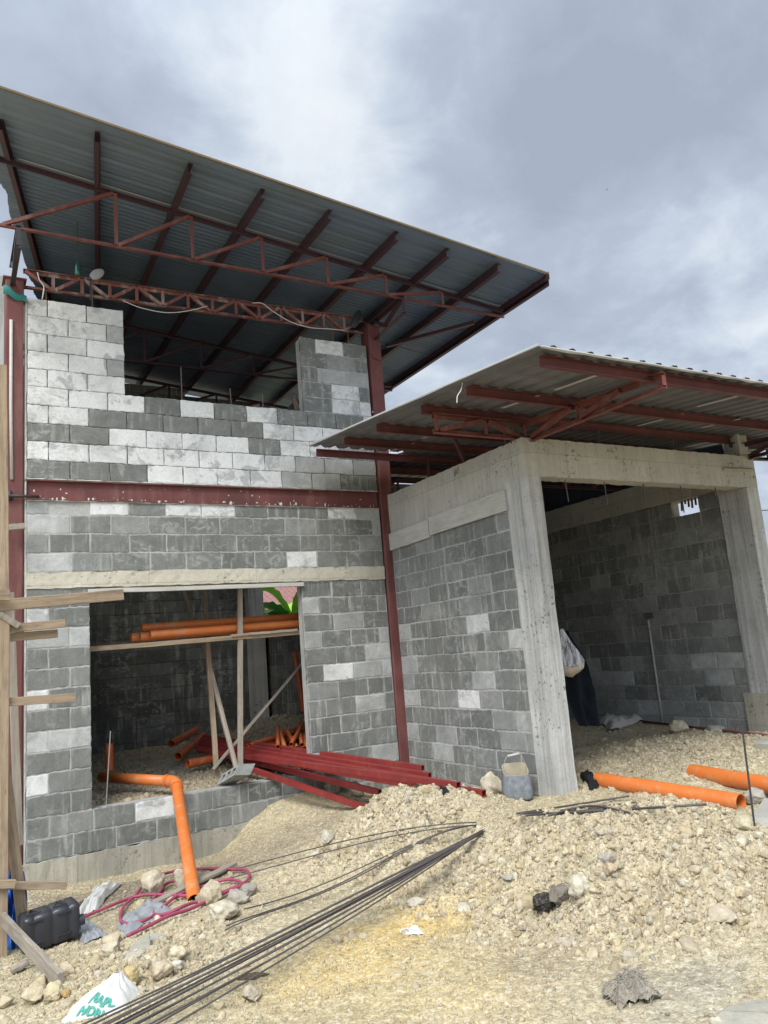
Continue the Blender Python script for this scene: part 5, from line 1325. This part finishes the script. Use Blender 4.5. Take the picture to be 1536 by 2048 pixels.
for x0, x1 in ((-.15,-.07),(.02,.10)):
    for a_, c_ in (((x0,-.06),(x1,-.06)),((x0,-.06),((x0+x1)/2,.06)),((x1,-.06),((x0+x1)/2,.06))):
        b = MB(); b.bar(jp(*a_, LZ+.001), jp(*c_, LZ+.001), .012, .010); b.build("rib", 'blackplastic', jt)
b = MB(); b.pipe(jp(LX/2-.02, -.07, .10), jp(LX/2+.035, -.07, .10), .036, .027, 20); b.build("neck", 'blackplastic', jt, smooth=False)

# dirty bucket cut from a container, with a wire bail
bk = gnd(1047, 1606); bk = bk + np.array([.02, .10, -.01]); bt = thing("cut_bucket", bk, "grimy blue grey cut bucket with wire bail and wooden grip beside the pillar", "bucket")
MT['bucket'] = mk_simple("cement_caked_plastic", (.185, .20, .215), .9, .65, 26, .2, 0, .35); MT['bucketin'] = mk_simple("cement_coating", (.34, .30, .215), .9, .2, 18, .1, 0, .4)
d_ = depth(bk); hw = 30/FPX*d_
rt = np.array([RV[0], RV[1], 0]); rt /= np.linalg.norm(rt); bkv = np.array([-rt[1], rt[0], 0])
def bsec(sc_, z, k): 
    out = []
    for i in range(36):
        t = 2*math.pi*i/36; e = .45; x = math.copysign(abs(math.cos(t))**e, math.cos(t))*hw*sc_; y = math.copysign(abs(math.sin(t))**e, math.sin(t))*hw*.72*sc_
        zz = z + (k*(y/(hw*.72))*.055 if k else 0)
        out.append(tuple(bk+rt*x+bkv*y+np.array([0, 0, zz])))
    return out+[out[0]]
H = 66/FPX*d_
b = MB(); b.grid([bsec(.0, .0, 0), bsec(.9, .0, 0), bsec(.98, .015, 0), bsec(1.0, .05, 0), bsec(.99, .075, 0), bsec(1.0, .085, 0), bsec(.985, .10, 0), bsec(.96, H*.55, .3), bsec(.85, H*.88, 1)]); b.build("bucket_body", 'bucket', bt, smooth=True)
b = MB(); b.grid([bsec(.85, H*.88, 1), bsec(.80, H*.885, 1), bsec(.90, H*.5, .3), bsec(.92, .04, 0), bsec(0, .04, 0)]); b.build("inner_lining", 'bucketin', bt, smooth=True)
A = bk-rt*hw*.80+np.array([0, 0, H*.9]); B = bk+rt*hw*.80+np.array([0, 0, H*.9]); T1 = bk-rt*hw*.40+np.array([0, 0, H*1.27]); T2 = bk+rt*hw*.40+np.array([0, 0, H*1.32])
b = MB(); b.tube(smooth_path([A, A*.6+T1*.4+np.array([0,0,.02]), T1, T2, B*.6+T2*.4+np.array([0,0,.02]), B], 4), .003, 6); b.build("wire_bail", 'slab', bt)
b = MB(); b.tube([T1, T2], .012, 10); b.build("grip", 'woodpale', bt, smooth=True)

# things hanging at the pillar inside the garage
rows = []
TL = [(0, 1118, 1140), (.25, 1122, 1166), (.5, 1128, 1183), (.72, 1140, 1184), (1.0, 1163, 1192)]
for j in range(41):
    v = j/40; l_ = np.interp(v, [q[0] for q in TL], [q[1] for q in TL]); r_ = np.interp(v, [q[0] for q in TL], [q[2] for q in TL]); row = []
    for i in range(29):
        u = i/28; p = at(l_+(r_-l_)*u, 1262+190*v, Y=-2.02); row.append((p[0], -2.02+.045*math.sin(u*9+v*2)+.03*vn(u*5, v*6, 3.), p[2]))
    rows.append(row)
b = MB(); b.grid(rows); tag(b.build("hanging_trousers", 'navycloth', None, (5.05, -2.06, .55), smooth=True), "dark navy trousers hanging behind the near garage pillar", "trousers")
m, nt_, bb, oc = mat("clear_film"); tr = nt_.nodes.new('ShaderNodeBsdfTransparent'); gl = nt_.nodes.new('ShaderNodeMixShader'); out = nt_.nodes['Material Output']
tr.inputs[0].default_value = (.93, .94, .95, 1); bb.inputs['Base Color'].default_value = (.75, .76, .80, 1); bb.inputs['Roughness'].default_value = .15
fn = noise(nt_, mapping(nt_, oc, (26, 26, 3)), 1.0, 3, .6); nt_.links.new(ramp(nt_, fn, [(.42, .10), (.62, .55)]), gl.inputs[0])
nt_.links.new(tr.outputs[0], gl.inputs[1]); nt_.links.new(bb.outputs[0], gl.inputs[2]); nt_.links.new(gl.outputs[0], out.inputs[0]); bump(nt_, bb, fn, .6, .02); MT['film'] = m
pc = at(1144, 1352, Y=-2.20); ptp = at(1120, 1258, Y=-2.28)
pb = thing("plastic_bag", pc, "clear plastic bag with a tan bundle at its bottom hanging from the near pillar", "plastic bag")
def bagp(a, t):
    k = np.interp(t, [0, .03, .12, .28, .5, .75, 1.0], [.0, .45, .85, 1.0, .72, .36, .10])
    c_ = pc*(1-t)+ptp*t; fo = 1+(.10*math.sin(a*7+t*3)+.05*math.sin(a*13))*min(1, t*2)
    return (c_[0]+.185*k*fo*math.cos(a)+.02, c_[1]+.10*k*fo*math.sin(a), c_[2]+.02*math.cos(a)*(1-t))
b = MB(); b.grid([[bagp(2*math.pi*i/48, t) for t in np.linspace(0, 1, 24)] for i in range(49)]); b.build("film", 'film', pb, smooth=True)
b = MB(); b.grid([[tuple(np.array(bagp(2*math.pi*i/36, t))*.96+pc*.04) for t in np.linspace(.02, .2, 6)] for i in range(37)]); b.add([tuple(np.array(bagp(2*math.pi*i/36, .2))*.96+pc*.04) for i in range(36)], [tuple(range(36))]); b.build("contents", mk_simple("tan_contents", (.50, .38, .24), .8, .3, 20), pb, smooth=True)

# ------------------------------------------------------------------ lamps, cables, odds and ends on the frame
MT['lamphead'] = mk_simple("grey_lamp_housing", (.30, .31, .32), .5, .15, 12)
def lamp(px, py, qx, qy, Y, m, lab, stem):
    p = at(px, py, Y=Y); q = at(qx, qy, Y=Y); t = thing("work_lamp", p, lab, "lamp"); d = q-p; ln = np.linalg.norm(d); d /= ln
    sd_ = np.cross(d, (0, 1, 0)); sd_ /= np.linalg.norm(sd_); rows = []
    for i in range(13):
        s = i/12; wv = .055*math.sin(math.pi*min(.97, max(.06, s*.9+.06)))**.5; row = []
        for k in range(21):
            a = 2*math.pi*k/20; row.append(tuple(p+d*ln*s+sd_*wv*math.cos(a)+np.array([0, 1, 0])*wv*.45*math.sin(a)))
        rows.append(row)
    b = MB(); b.grid(rows); b.build("lamp_head", m, t, smooth=True)
    b = MB(); b.tube(smooth_path([at(*s, Y=Y+.02) for s in stem], 4), .008, 8); b.build("lamp_arm", 'darksteel', t, smooth=True)
    return t
lamp(182, 556, 206, 541, -.06, 'lamphead', "grey lamp head on a bent arm over the left pier of the upper wall", [(181, 602), (181, 565), (184, 550), (192, 541)])
lamp(706, 655, 719, 621, -.08, 'blackplastic', "black lamp head strapped to the wall truss beside the right column", [(735, 648), (722, 640), (716, 632)])
bt_ = at(156, 552, Y=.05); tt = thing("green_bottle", bt_, "dark green bottle hanging upside from a string under the roof", "bottle")
b = MB(); z0 = bt_[2]; prof_ = [(.0,0),(.026,.0),(.030,.02),(.030,.11),(.012,.16),(.010,.20),(.0,.20)]
b.grid([[(bt_[0]+r_*math.cos(2*math.pi*k/16), bt_[1]+r_*math.sin(2*math.pi*k/16), z0+h_) for r_, h_ in prof_] for k in range(17)]); b.build("glass", mk_simple("green_glass", (.01, .10, .05), .1, .1, 5, .8), tt, smooth=True)
b = MB(); b.tube([(bt_[0], bt_[1], z0+.2), (bt_[0], bt_[1], zroof(bt_[0])-.06)], .003, 5); b.build("string", 'darkwire', tt)
# strip of green cloth round the left column
rows = []
for i in range(29):
    u = i/28; row = []
    for j in range(7):
        v = j/6; x = .272+.225*u; z = 5.83-.10*u-.105*v*(1-.35*u)+.012*math.sin(u*9); row.append((x, -.035-.015*math.sin(math.pi*v)-.01*math.sin(u*7), z))
    rows.append(row)
rows.append([(.50, .20, r_[2]) for r_ in rows[-1]])
b = MB(); b.grid(rows); tag(b.build("cloth_strip", 'greencloth', None, (.38, -.04, 5.75), smooth=True), "green cloth strip tied around the top of the left red column", "cloth")
rows = [[(r_[0][0], r_[0][1]-.004, r_[0][2]+.012), (r_[0][0], r_[0][1]-.008, r_[0][2]-.012)] for r_ in rows[:-1]]
def cable(pts, Y, r, m, lab):
    P = smooth_path([at(px, py, Y=Y) for px, py in pts], 5); b = MB(); b.tube(P, r, 6); tag(b.build("cable", m, None, smooth=True), lab, "cable")
cable([(246,601),(280,615),(330,625),(375,622),(415,612)], -.02, .005, 'wire', "white cable sagging under the left half of the wall truss")
cable([(505,606),(525,607),(545,622),(580,643),(620,655),(660,658),(690,661)], -.02, .006, 'wire', "white cable sagging along the right half of the wall truss")
cable([(88,575),(84,600),(88,575),(79,560),(75,545)], .02, .006, 'wire', "pale cord hanging over the top of the left pier")
cable([(925,765),(922,780),(915,792),(914,806)], -3.4, .004, 'wire', "short white wire dangling from the carport purlin")
cable([(735,690),(744,712),(752,718),(762,722)], -.03, .003, 'darkwire', "thin dark wire looped round the right column")
p = at(1517, 1021, X=8.45); b = MB(); b.tube([p, p+np.array([12, 3, 1.0])], .006, 6); tag(b.build("cable", 'darkwire', None, p), "thin black cable leaving the right pillar towards the right edge", "cable")
# a bird far up in the sky
bp_ = CAM + raydir(1214, 379)*40; b = MB()
for sx in (-1, 1): b.add([bp_+np.array(q)*.3 for q in ((0,.09,0),(0,-.05,0),(sx*.10,-.02,.035),(sx*.13,.03,.035),(sx*.22,-.06,.0),(sx*.20,.0,.0))], [(0,1,2,3),(3,2,4,5)])
b.tube([bp_+np.array(q)*.3 for q in ((0,.12,0), (0,.05,0), (0,-.06,0), (0,-.14,.0))], [.003,.009,.008,.002], 8); tag(b.build("bird", 'darkwire', None, bp_), "tiny dark bird gliding in the grey sky", "bird")

# ------------------------------------------------------------------ beyond the rear window
MT['leaf'] = mk_simple("banana_leaf", (.22, .42, .04), .5, .3, 3, .4); MT['leafd'] = mk_simple("banana_leaf_dark", (.08, .22, .06), .5, .3, 3, .4)
MT['stemg'] = mk_simple("banana_stem", (.20, .22, .09), .7, .3, 4)
bc = at(592, 1240, Y=7.4); zt_ = bc[2]-.25; bc[2] = .1
ban = thing("banana_plant", bc, "bright green banana plant behind the house, seen through the small rear window", "plant")
b = MB(); b.tube([(bc[0], bc[1], 0), (bc[0]+.03, bc[1], zt_*.5), (bc[0]+.02, bc[1], zt_)], [.13, .11, .07], 12); b.build("stem", 'stemg', ban, smooth=True)
for k, (az, ln, rise, m) in enumerate([(-2.75,1.7,.55,'leafd'),(-2.3,1.7,.45,'leafd'),(-3.1,1.5,.8,'leafd'),(-1.5,1.5,1.0,'leaf'),(-.9,1.6,.9,'leaf'),(.5,1.5,1.1,'leaf'),(1.5,1.6,.9,'leaf'),(2.3,1.5,.7,'leafd'),(-1.9,1.4,.2,'leafd'),(-.2,1.4,1.4,'leaf'),(3.0,1.3,1.3,'leaf')]):
    rows = []
    for i in range(17):
        t = i/16; r_ = ln*t; z = zt_+rise*2.4*t-rise*1.7*t*t-.7*t**3; cx_ = bc[0]+r_*math.cos(az); cy_ = bc[1]+r_*math.sin(az); wv = .30*math.sin(math.pi*min(.98, .05+t*.93))**.6
        rows.append([(cx_-math.sin(az)*wv*s_, cy_+math.cos(az)*wv*s_, z+.12*abs(s_)+.025*math.sin(t*45)*abs(s_)) for s_ in (-1, -.66, -.33, 0, .33, .66, 1)])
    b = MB(); b.grid(rows); b.build("leaf", m, ban, smooth=True)
hc = at(550, 1195, Y=17.0); hz = hc[2]
nh = thing("neighbour_house", (hc[0], 18, .1), "neighbouring house with a red tiled roof glimpsed through the rear window", "house")
MT['redtile'] = mk_simple("red_roof_tile", (.24, .125, .115), .8, .5, 12, .2, 0, .3); MT['plaster'] = mk_simple("pale_plaster", (.55, .52, .46), .9, .1, 2)
rows = []
for j in range(41):
    t = j/40; y = 15.5+4.0*t; z = hz-.55+1.9*t+.05*((j % 2))
    rows.append([(hc[0]-4+8*i/160, y, z+.035*abs(math.sin(math.pi*i/4))) for i in range(161)])
b = MB(); b.grid(rows); b.grid([[(x, 39.0-y, z) for x, y, z in r_] for r_ in rows]); b.build("roof", 'redtile', nh)
b = MB(); b.box((hc[0]-3.7, 16.0, 0), (hc[0]+3.7, 23.0, hz-.35)); b.build("wall", 'plaster', nh)
for x in (-2.4, 1.2):
    b = MB(); b.box((hc[0]+x, 15.96, 1.1), (hc[0]+x+1.2, 15.99, 2.2)); b.build("window", 'darksteel', nh)
# tree tops beyond the site
MT['foliage'] = mk_simple("foliage", (.055, .085, .028), .7, .55, .5, .2)
def leafmass(name, centres, radii, nleaf, size, parent=None, origin=(0, 0, 0)):
    V = []; F = []; o = 0
    for (c, r_) in zip(centres, radii):
        d = rng.normal(size=(nleaf, 3)); d /= np.linalg.norm(d, axis=1)[:, None]; rr = r_*rng.uniform(.45, 1.08, nleaf)**.6
        p = np.array(c)+d*rr[:, None]*np.array([1, 1, .8]); R = rots(nleaf); t = np.array([(-.5, 0, 0), (.5, 0, 0), (.25, .9, .1), (-.25, .9, .1)])*size
        V.append((np.einsum('nij,kj->nki', R, t)+p[:, None, :]).reshape(-1, 3)); F.append(np.arange(o, o+nleaf*4).reshape(-1, 4)); o += nleaf*4
    return build_np(name, np.concatenate(V), np.concatenate(F), 'foliage', origin=origin, parent=parent)
tp_ = at(1546, 1105, Y=9.0); tb = (tp_[0]+1.4, 9.0, .1)
tr_ = thing("tree", tb, "green tree top just showing at the right edge beyond the right pillar", "tree")
b = MB(); b.tube([tb, (tb[0]+.1, tb[1], 1.6), (tb[0]-.1, tb[1]+.1, tp_[2]-.6)], [.16, .12, .07], 10)
for a_ in (0, 1.4, 2.9, 4.4): b.tube([(tb[0], tb[1], tp_[2]-1.6), (tb[0]+1.1*math.cos(a_), tb[1]+1.1*math.sin(a_), tp_[2]-.5)], [.06, .02], 6)
b.build("trunk", 'stemg', tr_, smooth=True)
cc = [(tb[0]+rng.normal(0, .75), tb[1]+rng.normal(0, .7), tp_[2]-.9+rng.normal(0, .40)) for _ in range(16)]
cc = [(max(x_, tp_[0]+.15), y_, min(z_, tp_[2]-.35)) for x_, y_, z_ in cc]
leafmass("crown", cc, [.45]*16, 260, .11, tr_, tb)
xs_ = rng.uniform(-70, 90, 420); ys_ = 38+.18*np.abs(xs_-10)+rng.uniform(-3, 9, 420)
hh = 2.2+1.6*fbm(xs_*.07, ys_*.05, 0, 91, 3)+rng.uniform(-1.2, 1.0, 420)
kind(leafmass("distant_trees", np.stack([xs_, ys_, np.maximum(.8, hh)], 1), 1.3+.7*rng.random(420), 150, .34), 'stuff')
